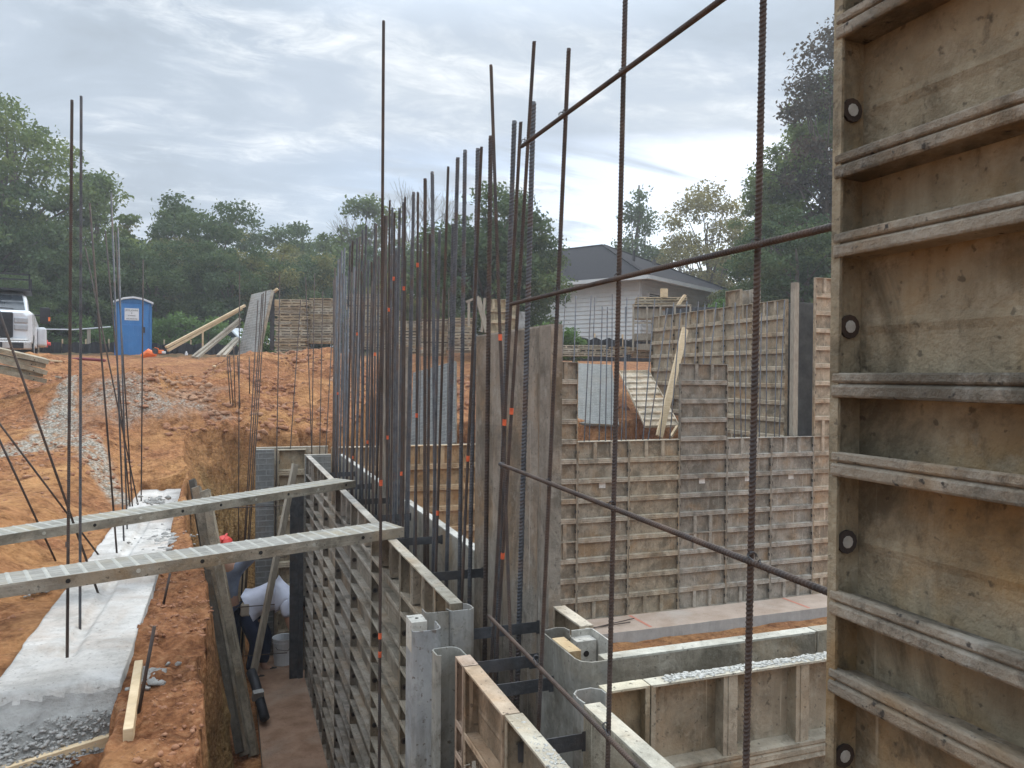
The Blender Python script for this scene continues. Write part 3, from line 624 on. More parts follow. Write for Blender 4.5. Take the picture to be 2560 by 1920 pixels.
# ------------------------------------------------------------------ crust and grout on the nearest tops
def crust(parent_obj, pts, sizes, label=None):
    o = lumps('grout_crust', pts, sizes, slag, .6, .3); o['kind'] = 'stuff'; o.parent = parent_obj; o.matrix_parent_inverse = parent_obj.matrix_basis.inverted(); return o
bpy.context.view_layer.update()
n = 900; xs = 1.36 + .8*rng.random(n); k = rng.random(n)
crust(f2, np.stack([xs, 2.222-.048*k**1.4*(.6+.4*rng.random(n))+.004*rng.normal(size=n), np.full(n, H9+.003)], 1), .003+.008*rng.random(n)**2)
n = 160; crust(f0b, np.stack([.775+.05*rng.random(n), 1.83+.10*rng.normal(size=n), np.full(n, H9+.002)], 1), .002+.005*rng.random(n)**2)
# ------------------------------------------------------------------ flat ties across the cavity
def tie(Y, z, x0=.975, x1=1.335, label='', k=0):
    b = MB(); b.box((x0-.02-.5*(x0+x1), -.002, -.024), (x1+.02-.5*(x0+x1), .002, .024))
    for s in (-1, 1): b.box((s*(x1-x0)*.5-.02, -.0035, -.030), (s*(x1-x0)*.5+.02, -.002, .030))
    o = b.build('form_tie', steelflat); o.location = ((x0+x1)/2, Y, z); tag(o, label, 'form tie', 'flat steel ties across the wall cavity')
for Y, z, x0, x1, l in [(3.215, 2.61, .99, 1.335, 'dark flat tie strap in front of the tall smooth panels'), (2.86, 2.60, .825, 1.16, 'dark flat tie strap crossing behind the lowest sloping bar, farther of two'), (2.66, 2.585, .825, 1.16, 'dark flat tie strap crossing behind the lowest sloping bar, nearer of two'),
                        (2.10, 2.64, .825, 1.03, 'dark flat tie strap nearest the bottom of the photo'), (4.02, 2.66, .98, 1.335, 'dark flat tie strap by the near end of the trench wall top'), (4.88, 2.67, .98, 1.335, 'dark flat tie strap beside the end of the nearer plank'),
                        (5.8, 2.66, .98, 1.335, 'dark flat tie strap between the two planks, nearer one'), (6.6, 2.66, .98, 1.335, 'dark flat tie strap close to the end of the farther plank'), (7.5, 2.66, .98, 1.335, 'dark flat tie strap behind the end of the farther plank'), (8.5, 2.66, .98, 1.335, 'dark flat tie strap deepest among the dense bars')]:
    tie(Y, z, x0, x1, l)
# ------------------------------------------------------------------ reinforcing bars
def rebar_mesh(L, r, ribbed):
    if not ribbed:
        return MB().cyl((0,0,0), (0,0,L), r, 8).mesh('reinforcing_bar', steel, True)
    pitch = r*1.35; n = 10; rows = int(L/pitch); th = np.arange(n)*2*np.pi/n
    prof_r = [r*.93, r*.93, r*1.10, r*1.10]; prof_t = [0, .50, .62, .88]
    Z = []; Rr = []
    for i in range(rows):
        for t_, q in zip(prof_t, prof_r): Z.append((i+t_)*pitch); Rr.append(q)
    Z = np.array([0.0]+Z[1:]+[rows*pitch, L]); Rr = np.array([r*.93]+Rr[1:]+[r*.93, r*.93]); Z = np.maximum.accumulate(Z)
    tilt = .55*r*np.cos(th)
    amp = 1-.55*np.abs(np.sin(th))**6
    rad = r*.93 + (Rr[:, None]-r*.93)*amp[None]
    V = np.stack([rad*np.cos(th), rad*np.sin(th), Z[:, None]+tilt*np.where((np.arange(len(Z)) > 0) & (np.arange(len(Z)) < len(Z)-1), 1, 0)[:, None]], -1).reshape(-1, 3)
    m = len(Z); idx = np.arange(m*n).reshape(m, n)
    F = np.stack([idx[:-1], np.roll(idx, -1, 1)[:-1], np.roll(idx, -1, 1)[1:], idx[1:]], -1).reshape(-1, 4)
    cap = np.array([[idx[-1, 0], idx[-1, i], idx[-1, i+1], idx[-1, i+2]] for i in range(1, n-2, 2)] + [[idx[-1, 0], idx[-1, n-2], idx[-1, n-1], idx[-1, n-1]]][:0])
    return npmesh('reinforcing_bar', V, np.concatenate([F, cap]), steel)
BARS = []
def rebar(p, q, r, label, group, m=None, ribbed=False, marks=()):
    p, q = Vector(p), Vector(q)
    me = rebar_mesh((q-p).length, r, ribbed)
    if m is not None: me.materials[0] = m
    o = link('reinforcing_bar', me); o.location = p; o.rotation_mode = 'QUATERNION'; o.rotation_quaternion = (q-p).to_track_quat('Z', 'Y')
    tag(o, label, 'rebar', group)
    for z in marks:
        t_ = (z-p.z)/(q.z-p.z) if abs(q.z-p.z) > .1 else .5
        d = MB(); d.cyl((0,0,(q-p).length*t_-.012), (0,0,(q-p).length*t_+.014), r*1.13, 10); link('paint_mark', d.mesh('paint_mark', orange), o)
    return o
def bar_px(top, low, X=None, Y=None, zb=0.0):
    f = (lambda x, y: at_x(x, y, X)) if X is not None else (lambda x, y: at_y(x, y, Y))
    a, b = f(*top), f(*low); d = b-a; t_ = (zb-a.z)/d.z
    return a + d*t_, a
GB = 'upright bars crowded between the wall forms'
thick = [(838,670,833,1100), (846,648,838,1100), (855,626,845,1100), (861.7,619,851,1100), (875.7,610,861,1100), (881.5,602,870,1100), (893,594.7,880,1100), (906.8,574,893,1100), (915.5,562.5,903,1100), (938,558,926,1100),
         (962.5,540,945,1100), (981,519,972,1100), (999.4,520.6,988,1100), (1008.8,505.4,999,1187), (1033.8,480,1021.7,1187), (1063,446.5,1062,1187), (1080.8,429.4,1087,1187), (1144.5,394,1123,1187), (1162.7,375,1152,1187), (1194.6,371,1179.4,1187), (1227,340,1217,1187), (1286,302,1256,1187), (1334,254.6,1308,1187)]
for i, (a, b_, c, d_) in enumerate(thick):
    p, q = bar_px((a, b_), (c, d_), X=1.24)
    rebar(p, q, .0105 if i < 12 else .0118, 'thick ribbed blue grey upright bar, %s from the left in the inner row' % ORD[i], GB, steel if i % 5 else rust, ribbed=i > 3)
thin = [(850.4,644,842,1100), (900,593,884,1100), (930,702,919,1100), (941,560,935,1100), (967.6,540,952,1100), (974.5,501,968,1187), (986.4,532,978,1187), (1012.8,492,1003,1187), (1045,481,1040.5,1187), (1120.6,416.4,1097,1187), (1203.8,367,1168,1187), (1227.5,162.6,1262,1187), (1302,305,1254,1187), (1335.5,103.6,1269,1187)]
for i, (a, b_, c, d_) in enumerate(thin):
    p, q = bar_px((a, b_), (c, d_), X=1.07)
    rebar(p, q, .0072, 'thin brown upright bar, %s from the left in the outer row' % ORD[i], 'thin brown bars of the outer row', rust, ribbed=i > 4, marks=[[3.55],[4.1,3.0],[3.2],[3.9],[],[4.2,3.3],[4.4],[4.3,3.1],[4.4,3.5],[3.0],[3.35],[3.9,2.0],[3.55],[3.6,3.0]][i])
lap = [(834,700), (842,690), (849,697), (857,684), (865,690), (872,676), (879,681), (886,668), (897,672), (904,660), (911,664), (921,650), (929,655), (947,640), (956,646), (965,630), (990,622), (996,628), (1013,640), (1030,600), (1052,610), (1075,585), (1099,575), (1133,560)]
for i, (a, b_) in enumerate(lap):
    p, q = bar_px((a, b_), (a-(5 if i % 3 else -2) - (6 if i > 17 else 0), 1120), X=1.24 if i % 2 else 1.12)
    rebar(p, q, .0100 if i % 2 else .0085, 'dark lap bar shorter than its neighbours, %s from the left of the crowded bars' % ORD[i], 'short lap bars among the crowded bars', steel if i % 3 else rust, ribbed=i > 8)
# nearest upright bars
p, q = bar_px((959,52), (948,1920), Y=3.35); rebar(p, q, .0068, 'lone tall brown upright bar passing in front of the trench wall', None, rust, True, marks=[2.52, 3.27, 2.6])
GN = 'nearest upright bars carrying the sloping bars'
p, q = bar_px((1422,121), (1345,1850), X=.93); rebar(p, q, .0064, 'upright bar right of the tall smooth panels, ending below the top sloping bar', GN, rust, True)
p, q = bar_px((1566,-120), (1519,1920), X=.93); rebar(p, q, .0064, 'upright bar crossing the house and the near form top', GN, rust, True)
p, q = bar_px((1912,-160), (1865,1920), X=.93); rebar(p, q, .0064, 'thickest looking upright bar, left of the big right panel', GN, rust, True)
GH = 'level bars wired to the nearest uprights'
for (a, b_), l in zip([((1303,367), (1800,2)), ((1278,760), (2060,572)), ((1250,1160), (2060,1476)), ((1222,1540), (1600,1925))],
                      ['uppermost slanting bar crossing the sky', 'slanting bar crossing in front of the house roof', 'slanting bar crossing the far form wall', 'lowest slanting bar over the wall cavity at the bottom']):
    p = at_x(*a, .915); q = at_x(*b_, .915); q = p + (q-p)*((p.y-.55)/(p.y-q.y)); rebar(q, p, .0064, 'near level ' + l, GH, rust, True)
# wire ties at crossings
def wire(x, y, s=1, l=''):
    c = at_x(x, y, .922); b = MB(); pts = []
    for k in range(14): a = k*2*math.pi/9; pts.append(c + Vector((.0095*math.cos(a), .006*(k/13-.5), .0095*math.sin(a))))
    pts += [c + Vector((-.01, -.02*s, -.004)), c + Vector((-.012, -.032*s, -.010)), c + Vector((-.012, -.040*s, -.004)), c + Vector((-.010, -.036*s, .004)), c + Vector((-.010, -.030*s, -.002))]
    b.tube(pts, .0011, 5); tag(b.build('wire_tie', steelflat), 'twisted wire tie ' + l, 'wire tie', 'twisted wires at the bar crossings')
for x, y, l in [(1404,288,'under the top slanting bar by the upright with a free end'), (1556,180,'high up where the second upright meets the top slanting bar'), (1390,727,'beside the house corner on the middle slanting bar'), (1545,692,'in front of the roof eave'), (1890,608,'before the trees on the right'),
                (1370,1205,'beside the tall smooth panels'), (1530,1262,'in front of the far wall'), (1880,1392,'right of the pink footing'), (1340,1645,'over the wall cavity'), (1515,1815,'on the near pale form edge'), (1255,1162,'at the left end of the third slanting bar'), (1232,1552,'at the left end of the lowest slanting bar'), (1310,355,'at the left end of the top slanting bar')]: wire(x, y, 1, l)
# bars behind, in the far wall cavity
tops = [(1413.8,741,1405,902), (1440,740,1435,902), (1478,738,1461,1096), (1487.6,743,1473,1096), (1505.8,766,1497.7,1096), (1518.8,767,1513.6,1096), (1531,735,1528,1096), (1567.7,744,1553.5,1096), (1563.7,767,1565,1096), (1595.5,737,1590,1091), (1637,748,1608,1091), (1669,770,1621.5,1091), (1684.6,757,1650,1091), (1701.7,773,1675,1091),
        (1717,753,1711,905), (1746,753,1737,905), (1762,761,1759,905), (1790.8,756,1776,905), (1809.6,756,1808,905), (1838,756,1836,1091), (1847,782,1853,1091), (1867.5,764,1863,1091), (1918,754,1915,1091), (1944,755,1936,1091), (1961.5,750,1948,1091), (1987.6,747,1983,1091), (1903.6,782,1898,1091)]
tops.sort()
for i, (a, b_, c, d_) in enumerate(tops):
    p, q = bar_px((a, b_), (c, d_), Y=10.9)
    rebar(p, q, .010 if i % 3 else .008, 'slim upright bar rising from the far wall, %s from the left' % ORD[i], 'upright bars rising from the far wall', steel)
mid = [(599,678,597,1120,10.75), (645,751,624,1120,10.4), (655,735,629,1120,10.4), (658.6,732,634.5,1120,10.4), (665,727,639,1120,10.4), (699.6,688,692,1120,10.9), (751.7,750,726,1120,10.9), (764,692,779,1120,10.9), (786.5,683,779.5,1120,10.9), (807,727,799.5,1120,10.9), (830,842,815,1120,10.9), (974,711,968,1100,11.2), (1014.6,711,1008,1100,11.2), (1054,749.5,1048,1100,11.2), (1107,722,1100,1100,11.2), (1122,720.6,1118,1100,11.2)]
for i, (a, b_, c, d_, Y) in enumerate(mid):
    p, q = bar_px((a, b_), (c, d_), Y=Y)
    rebar(p, q, .0066, 'thin rusty bar standing before the spoil bank, %s from the left' % ORD[i], 'thin rusty bars before the spoil bank', rust)
for i, (a, b_, c, d_) in enumerate([(568,890,576,1012), (573,890,583,1014), (584,865,588,1018), (594,890,600,1020), (623,892,624,985)]):
    rebar(at_y(c, d_, 13.0), at_y(a, b_, 13.0), .008, 'short rusty bar in the notch above the timber box, %s from the left' % ORD[i], 'short bars above the timber box', rust)
# bars standing in the left footing
foot = [(180,250,168,1640,'tall rusty bar nearest on the white footing, left of the pair',rust), (203,240,200,1562,'tall dark bar nearest on the white footing, right of the pair',steel), (224,508,292,1382,'leaning bar whose foot is nearest the keyway middle',rust), (213,618,345,1262,'most strongly leaning bar of the far footing bunch',rust), (278,482,309.6,1352,'tallest bar of the middle footing bunch',steel),
        (295,569,318,1323,'dark bar close right of the tallest in the footing bunch',steel), (288,580,331,1266,'brown leaning bar in the footing bunch reaching the far keyway',rust), (263,576,325,1266,'thin leaning bar left of the tallest in the footing bunch',rust), (358,649,353,1253,'plumb thin bar right of the blue toilet',rust)]
for a, b_, c, d_, l, m in foot:
    base = at_z(c, d_, 2.30); dpt = (base-CAM).dot(MC @ Vector((0,0,-1))); top = at_d(a, b_, dpt*(1.0 if abs(a-c) < 20 else 1.02))
    rebar(base - (top-base)*.02, top, .0075, 'on the footing, ' + l, 'bars standing in the left footing', m, dpt < 6)
for (a, b_), (c, d_), l in [((-30,700), (247,1488), 'long leaning bar crossing the left edge above the others'), ((-40,1008), (250,1392), 'leaning bar crossing the left edge, middle one'), ((-20,1060), (139,1402), 'leaning bar crossing the left edge, lowest one')]:
    base = at_z(c, d_, 2.28); rebar(base, at_d(a, b_, (base-CAM).dot(MC @ Vector((0,0,-1)))*.88), .0075, l, 'leaning bars at the left edge', rust)
for (a, b_), (c, d_), l in [((251,1233), (252,1272), 'farther short stake in the sand'), ((300,1146), (301,1190), 'short stake beside the gravel path'), ((166,1355), (165,1397), 'short stake in the sand left of the leaning bars'), ((25,1365), (-2,1424), 'slanting stake at the left edge'), ((55,1408), (56,1425), 'stub of a stake behind the nearer plank'),
                            ((425,1434), (406,1524), 'slanting stake on the earth ridge beside the ladder forms'), ((386,1566), (341,1812), 'long stake pinned against the pale footing board')]:
    base = at_z(c, d_, 2.2); rebar(base, at_d(a, b_, (base-CAM).dot(MC @ Vector((0,0,-1)))), .008, l, 'steel stakes in the earth', rust)
rebar((4.65,10.15,.02), (5.9,10.45,.03), .008, 'loose bar lying on the pink footing, longer one', 'loose bars on the footing', rust)
rebar((4.6,10.25,.02), (5.75,10.3,.03), .008, 'loose bar lying on the pink footing, flatter one', 'loose bars on the footing', rust)
# level bars in the trench
for (a, b_), (c, d_), Y, l in [((560,1270), (712,1264), 10.2, 'thin level bar high across the trench end'), ((560,1402), (718,1392), 10.1, 'thin level bar under the nearer plank'), ((585,1519), (712,1509), 9.9, 'thin level bar in front of the white shirt'), ((610,1640), (718,1632), 9.9, 'thin level bar before the bucket')]:
    rebar(at_y(a, b_, Y), at_y(c, d_, Y), .006, l, 'level bars across the trench end', rust)
# ------------------------------------------------------------------ footings
def footing_left():
    # poured strip with a keyway and a ragged broken near end
    xs = np.concatenate([np.linspace(-1.0, -.80, 14), np.linspace(-.795, -.69, 12), np.linspace(-.685, -.46, 16)]); ys = np.concatenate([np.linspace(3.40, 4.3, 90), np.linspace(4.32, 10.62, 200)])
    X, Y = np.meshgrid(xs, ys)
    key = np.exp(-((X + .745 + .012*np.sin(Y*3))/.040)**4)*sst(4.42, 4.5, Y)*.030*(1-.4*sst(8, 10, Y))
    end = 4.03 + .03*fbm(X, X*0, 0, 5, 3, 71)
    Z = 2.30 - key + .003*fbm(X, Y, 0, 5, 4, 72)
    ln = np.interp(X, [-1, -.46], [.50, .10]); Y = np.maximum(Y, end-ln-.02*(4.3-Y)); drop = np.clip((end-Y)/ln, 0, 1); Z = Z - (drop**.8*.24 + sst(0, .04, end-Y)*.02)*1 + sst(0, .04, end-Y)*.05*fbm(X, Y, Z, 11, 4, 73, .75) 
    W_ = 1 + .02*fbm(Y, X*0, 0, 5, 3, 75); Xe = np.where((X < -.98) | (X > -.48), X*W_, X)
    ny, nx = X.shape; idx = np.arange(ny*nx).reshape(ny, nx)
    F = np.stack([idx[:-1,:-1], idx[:-1,1:], idx[1:,1:], idx[1:,:-1]], -1).reshape(-1, 4)
    V = np.stack([Xe, Y, Z], -1).reshape(-1, 3); nv = len(V)
    ring = np.concatenate([idx[0], idx[1:, -1], idx[-1, :-1][::-1], idx[1:-1, 0][::-1]]); low = V[ring].copy(); low[:, 2] = 1.95
    V = np.concatenate([V, low]); k = np.arange(len(ring)); F2 = np.stack([ring, np.full(len(ring), nv)+k, np.full(len(ring), nv)+np.roll(k, -1), np.roll(ring, -1)], -1)
    me = npmesh('concrete_footing', V, np.concatenate([F, F2]), [conc, conc_rough], None, True)
    mi = np.zeros(len(me.polygons), np.int32); c = np.zeros(len(me.polygons)*3); me.polygons.foreach_get('center', c); c = c.reshape(-1, 3)
    mi[(c[:, 2] < 2.262) & (c[:, 1] < 4.1)] = 1; mi[c[:, 2] < 2.2] = 1; me.polygons.foreach_set('material_index', mi)
    o = link('concrete_footing', me); tag(o, 'white topped concrete footing with a shallow groove and a ragged near end', 'footing')
footing_left()
n_ = 1100; rx_ = rng.uniform(-1.0, -.47, n_); rt_ = 1-.75*rng.random(n_)**1.6; rl_ = np.interp(rx_, [-1, -.46], [.50, .10])
rb_ = lumps('concrete_rubble', np.stack([rx_, 4.0-rl_*rt_, 2.275-.235*rt_**.8], 1), .003+.011*rng.random(n_)**2, conc_rough, .6, .7); rb_.parent = [o for o in COL.objects if o.name.startswith('concrete_footing')][0]; rb_['kind'] = 'stuff'
def ragged_slab(name, x0, x1, y0, y1, z0, z1, m, label):
    xs = np.linspace(x0, x1, max(3, int((x1-x0)/.06))); ys = np.linspace(y0, y1, max(3, int((y1-y0)/.06))); X, Y = np.meshgrid(xs, ys); Z = z1 + .004*fbm(X, Y, 0, 3, 4, 91)
    ny, nx = X.shape; idx = np.arange(ny*nx).reshape(ny, nx); F = np.stack([idx[:-1,:-1], idx[:-1,1:], idx[1:,1:], idx[1:,:-1]], -1).reshape(-1, 4)
    Yr = np.where(Y < y0+.01, Y + .015*fbm(X, X*0, 0, 4, 4, 92), Y); V = np.stack([X, Yr, Z], -1).reshape(-1, 3); nv = len(V)
    ring = np.concatenate([idx[0], idx[1:, -1], idx[-1, :-1][::-1], idx[1:-1, 0][::-1]]); low = V[ring].copy(); low[:, 2] = z0
    k = np.arange(len(ring)); F2 = np.stack([ring, nv+k, nv+np.roll(k, -1), np.roll(ring, -1)], -1)
    me = npmesh(name, np.concatenate([V, low]), np.concatenate([F, F2]), m, None, True)
    mi = np.zeros(len(me.polygons), np.int32); mi[len(F):] = 1; me.polygons.foreach_set('material_index', mi)
    me.polygons.foreach_set('use_smooth', np.zeros(len(me.polygons), bool))
    tag(link(name, me), label, 'footing')
ragged_slab('concrete_footing', 1.9, 10.6, 10.02, 11.5, -.4, 0.0, [conc_pink, conc_grey], 'pink stained concrete footing at the foot of the far wall')
ragged_slab('concrete_footing', .34, 1.85, 2.0, 11.6, -.3, -.002, [conc_clay, conc_grey], 'clay covered concrete footing along the trench floor')
for x0, l in ((5.95, 'red layout line sprayed across the pink footing, left one'), (8.9, 'red layout line sprayed across the pink footing, right one')):
    o = MB().bar((x0, 10.68, .003), (x0+.03, 10.08, .003), .05, .002).build('paint_line', paintf); tag(o, l, 'paint line')
# footing form boards, bottom left
def board(p, q, w, h, label, m=lumber, up=(0,0,1), cat='board', bevel=.003): 
    b = MB(); b.bar(p, q, w, h, up=up); o = b.build('wooden_board', m, bevel=bevel); tag(o, label, cat); return o
board(at_z(347,1650,2.31)-Vector((0,0,.045)), at_z(320,1822,2.31)-Vector((0,0,.045)), .038, .09, 'pale sawn board against the right side of the footing end')
pa, pb_ = at_z(318,1822,2.10), at_z(-60,1938,2.10)
b = MB(); b.bar(pa-Vector((0,0,.06)), pb_-Vector((0,0,.06)), .038, .12); b.bar(pa+Vector((-.02,-.03,-.14)), pb_+Vector((-.02,-.03,-.14)), .04, .05); b.bar(pa+Vector((0,-.006,-.25)), pb_+Vector((0,-.006,-.25)), .03, .12)
tag(b.build('wooden_board', lumber, bevel=.003), 'long pale board edging the broken footing along the bottom left corner', 'board')
b = MB(); pc = at_z(318,1826,2.20); b.box((pc.x-.028, pc.y-.03, 1.3), (pc.x+.028, pc.y+.012, 2.22)); tag(b.build('wooden_stake', oldwood, bevel=.003), 'upright brown stake at the corner of the footing boards', 'stake')
# grey mortar spills by the footing
def spill(x, y, z, n, s, label):
    c = at_z(x, y, z); P = np.stack([c.x + s*.5*rng.normal(size=n), c.y + s*rng.normal(size=n), np.full(n, z-.005)], 1)
    o = lumps('mortar_spill', P, .010+.025*rng.random(n)**2, conc_rough, .6, .6); tag(o, label, 'mortar spill'); o['kind'] = 'stuff'
spill(405, 1345, 2.30, 150, .22, 'lumpy grey mortar spilt beside the footing below the farther plank')
spill(378, 1690, 2.26, 60, .07, 'small grey mortar spill right of the pale sawn board')
spill(385, 1250, 2.5, 60, .12, 'crumbled mortar at the far end of the footing')
spill(110, 1462, 2.28, 70, .12, 'stony mortar edge left of the footing under the nearer plank')
# ------------------------------------------------------------------ cross planks: narrow brick faced forms laid flat
plankm = mat('grey_brick_face', (.21,.20,.182), (.345,.33,.30), 6, .8, .4, 30, 0, 0, stain=(.38,.31,.19), stain_amt=.5, tint=True, speck=.4, grime=.3, mapping=(8,8,1))
jointp = mat('plank_joint', (.34,.325,.28), (.46,.44,.39), 12, .9, .4, 50, spec=.1)
def plank(p, q, w, label, tint):
    p, q = Vector(p), Vector(q); L_ = (q-p).length; d = (q-p).normalized(); side = Vector((0,0,1)).cross(d).normalized()
    # local z along the plank, local y up (concrete face up), local x across
    x = d.cross(Vector((0,0,1))).normalized(); y = d.cross(x)
    if y.z < 0: x = -x; y = d.cross(x)
    m = Matrix((x, y, d)).transposed(); 
    root = empty('form_plank', p - x*w/2, 0, label, 'plank', 'brick faced forms laid across the trench'); root.rotation_mode = 'QUATERNION'; root.rotation_quaternion = m.to_quaternion()
    t = .06; b = MB()
    for x0, x1 in ((0, .006), (w-.006, w)): b.box((x0, -t, 0), (x1, 0, L_)); 
    b.box((.006, -t, 0), (w-.006, -.001, .006)); b.box((.006, -t, L_-.006), (w-.006, -.001, L_))
    k = .15
    while k < L_: 
        for x0 in (0, w):
            s_ = -1 if x0 == 0 else 1; b.cyl((x0, -t*.45, k), (x0+s_*.0008, -t*.45, k), .011, 12, mi=1 if (int(k*3) % 2) else 2)
        k += .305
    o = b.build('frame', [alum, dark, alum_top], root, bevel=.0015); o.color = (*tint, 1)
    s = MB(); k = 0
    s.box((.006, -.006, .006), (w-.006, .0, L_-.006))
    kk = .076; 
    while kk < L_-.02: 
        s.add([(0.001, 0, kk-.010), (w-.001, 0, kk-.009), (w-.003, .0025, kk-.003), (0.003, .0025, kk-.003), (0.001, 0, kk+.009), (w-.001, 0, kk+.009), (w-.003, .0025, kk+.003), (.003, .0025, kk+.003)], [(0,1,2,3), (3,2,6,7), (7,6,5,4), (1,5,6,2), (0,3,7,4)], 1); kk += .0762
    o = s.build('brick_face', [plankm, jointp], root, bevel=0); o.color = (*[c*1.05 for c in tint], 1)
    o = MB().box((.006, -t+.004, .1), (w-.006, -t+.010, .16)).build('cross_rib', alum, root)
    return root
plank((-1.75, 3.93, 2.77), (.99, 4.77, 2.81), .24, 'nearer long brick patterned form lying across the trench', (.95,.94,.90))
plank((-1.75, 5.12, 2.77), (1.005, 6.96, 2.81), .25, 'farther long brick patterned form lying across the trench', (.95,.95,.90))
# ------------------------------------------------------------------ leaning narrow forms in the trench
GL = 'narrow forms leaning on the trench bank'
for (a, b_), (c, d_), w, l, tn, dd in [((486,1196), (606,1878), .07, 'dark edged narrow form leaning against the trench bank, leftmost of three', (.32,.31,.30), 9.0), ((498,1214), (622,1884), .095, 'middle narrow form leaning against the trench bank', (.72,.69,.64), 8.85), ((521,1222), (644,1886), .095, 'narrow form leaning at the right of the three, the palest', (.88,.84,.76), 8.8)]:
    lo = at_d(c, d_, 7.55 + (9-dd)); hi = at_d(a, b_, dd); d = (hi-lo).normalized(); L_ = (hi-lo).length
    r_ = panel('wall_form', lo, 0, w, L_, .06, 'pair', l, GL, tn, rot=q_axes(Vector((-1, .45, 0)), d), detail=1, short=False, brick=False)
# diagonal brace with black sleeve
p, q = at_d(738,1160,9.3), at_d(633,1685,8.9)
b = MB(); b.bar(p, q, .05, .07); tag(b.build('timber_brace', oldwood, bevel=.003), 'old timber brace slanting beside the dark post', 'brace')
b = MB(); b.tube([at_d(628,1680,8.8), at_d(636,1700,8.7), at_d(662,1795,8.2)], [.055, .055, .05], 14); tag(b.build('pipe_sleeve', black, smooth=True), 'black pipe with a grey band leaning at the foot of the brace', 'pipe')
b = MB(); b.bar(at_d(643,1733,8.42), at_d(646,1742,8.38), .11, .11); b.build('band', conc_grey, bpy.data.objects['pipe_sleeve'])
b = MB(); b.box((.74, 9.80, -.05), (.90, 9.86, 2.38)); b.box((.84,9.78,-.05), (.90,9.80,2.38)); tag(b.build('steel_post', steelflat, bevel=.003), 'black upright post at the far end of the trench wall', 'post')
b = MB(); b.box((.13, 10.55, .0), (.24, 10.6, 1.5)); tag(b.build('wooden_board', lumber), 'orange brown board standing by the bars at the trench end', 'board')
# bucket
c = at_d(702, 1672, 10.0); b = MB(); b.lathe([(.11,0),(.135,.33),(.145,.33),(.145,.345),(.137,.345),(.137,.37),(.143,.37),(.143,.39),(.13,.39),(.115,.03)], (c.x+.03, c.y, -.05), 22); 
bk = b.build('bucket', white, smooth=False); tag(bk, 'white plastic bucket beside the bending worker', 'bucket')
b = MB(); b.tube([(c.x+.03-.14, c.y, .30), (c.x-.05, c.y-.12, .22), (c.x+.08, c.y-.14, .2), (c.x+.03+.14, c.y, .30)], .004, 6); b.build('handle', steelflat, bk)
# timber box above the notch
p0, p1 = at_d(563,1072,12.6), at_d(662,1076,12.4)
b = MB(); b.bar(at_d(563,1040,12.6), at_d(662,1044,12.4), .04, .18); b.bar(at_d(563,1064,12.59), at_d(662,1066,12.39), .04, .13); b.bar(at_d(577,1030,12.55), at_d(577,1078,12.55), .05, .04, up=(0,1,0)); 
tag(b.build('timber_box', oldwood, bevel=.004), 'pair of weathered boards boxing the notch in the bank', 'boards')
r_ = lumps('boulder', [tuple(at_d(748, 1058, 13.0))], [.22], rock, .25); tag(r_, 'flat grey boulder stuck in the spoil bank', 'boulder')
r_ = lumps('stone_slab', [tuple(at_d(452, 958, 13.2))], [.14], rock, .2); tag(r_, 'tilted flat stone on the gravel mound', 'stone')
b = MB(); b.tube([at_d(745,912,16), at_d(790,916,15.8), at_d(835,922,15.6)], [.02,.03,.02], 6); tag(b.build('tree_root', barkm), 'broken root poking from the spoil bank', 'root')
# ------------------------------------------------------------------ background objects
# leaning brick patterned panel with wooden braces
lp0, lp1 = at_d(640,905,17.6), at_d(582,905,17.9); top = at_d(679,724,18.6)
panel('wall_form', lp0, 0, .60, (top-lp0).length, .10, 'pair', 'big pale brick patterned form leaning upright beyond the trench', None, (1.05,1.05,1.05), brick=True, rot=q_axes(lp1-lp0, top-lp0), detail=1, short=False)
b = MB(); b.bar(at_d(680,875,18.8), at_d(681,728,18.8), .10, .08, up=(0,1,0)); tag(b.build('steel_post', steelflat), 'dark upright channel behind the leaning brick patterned form', 'post')
b = MB(); b.bar(at_d(664,746,18.9), at_d(694,722,18.9), .12, .05); b.bar(at_d(692,750,19.1), at_d(690,765,19.1), .14, .2); tag(b.build('wooden_board', lumber), 'short pale board sticking out atop the dark channel', 'board')
for (a, b_), (c, d_), l in [((612,764), (415,868), 'upper long brace reaching to the orange saw'), ((604,772), (420,876), 'long brace just under the uppermost'), ((600,797), (482,893), 'grey brace in the middle'), ((598,806), (492,895), 'brace under the grey one'), ((592,845), (545,890), 'short low brace'), ((597,848), (560,890), 'shortest brace nearest the leaning form')]:
    b = MB(); b.bar(at_d(a, b_, 18.2), at_d(c, d_, 16.6), .07, .05); tag(b.build('timber_brace', lumber if 'long' in l else oldwood), 'timber ' + l, 'brace', 'timber braces of the leaning form')
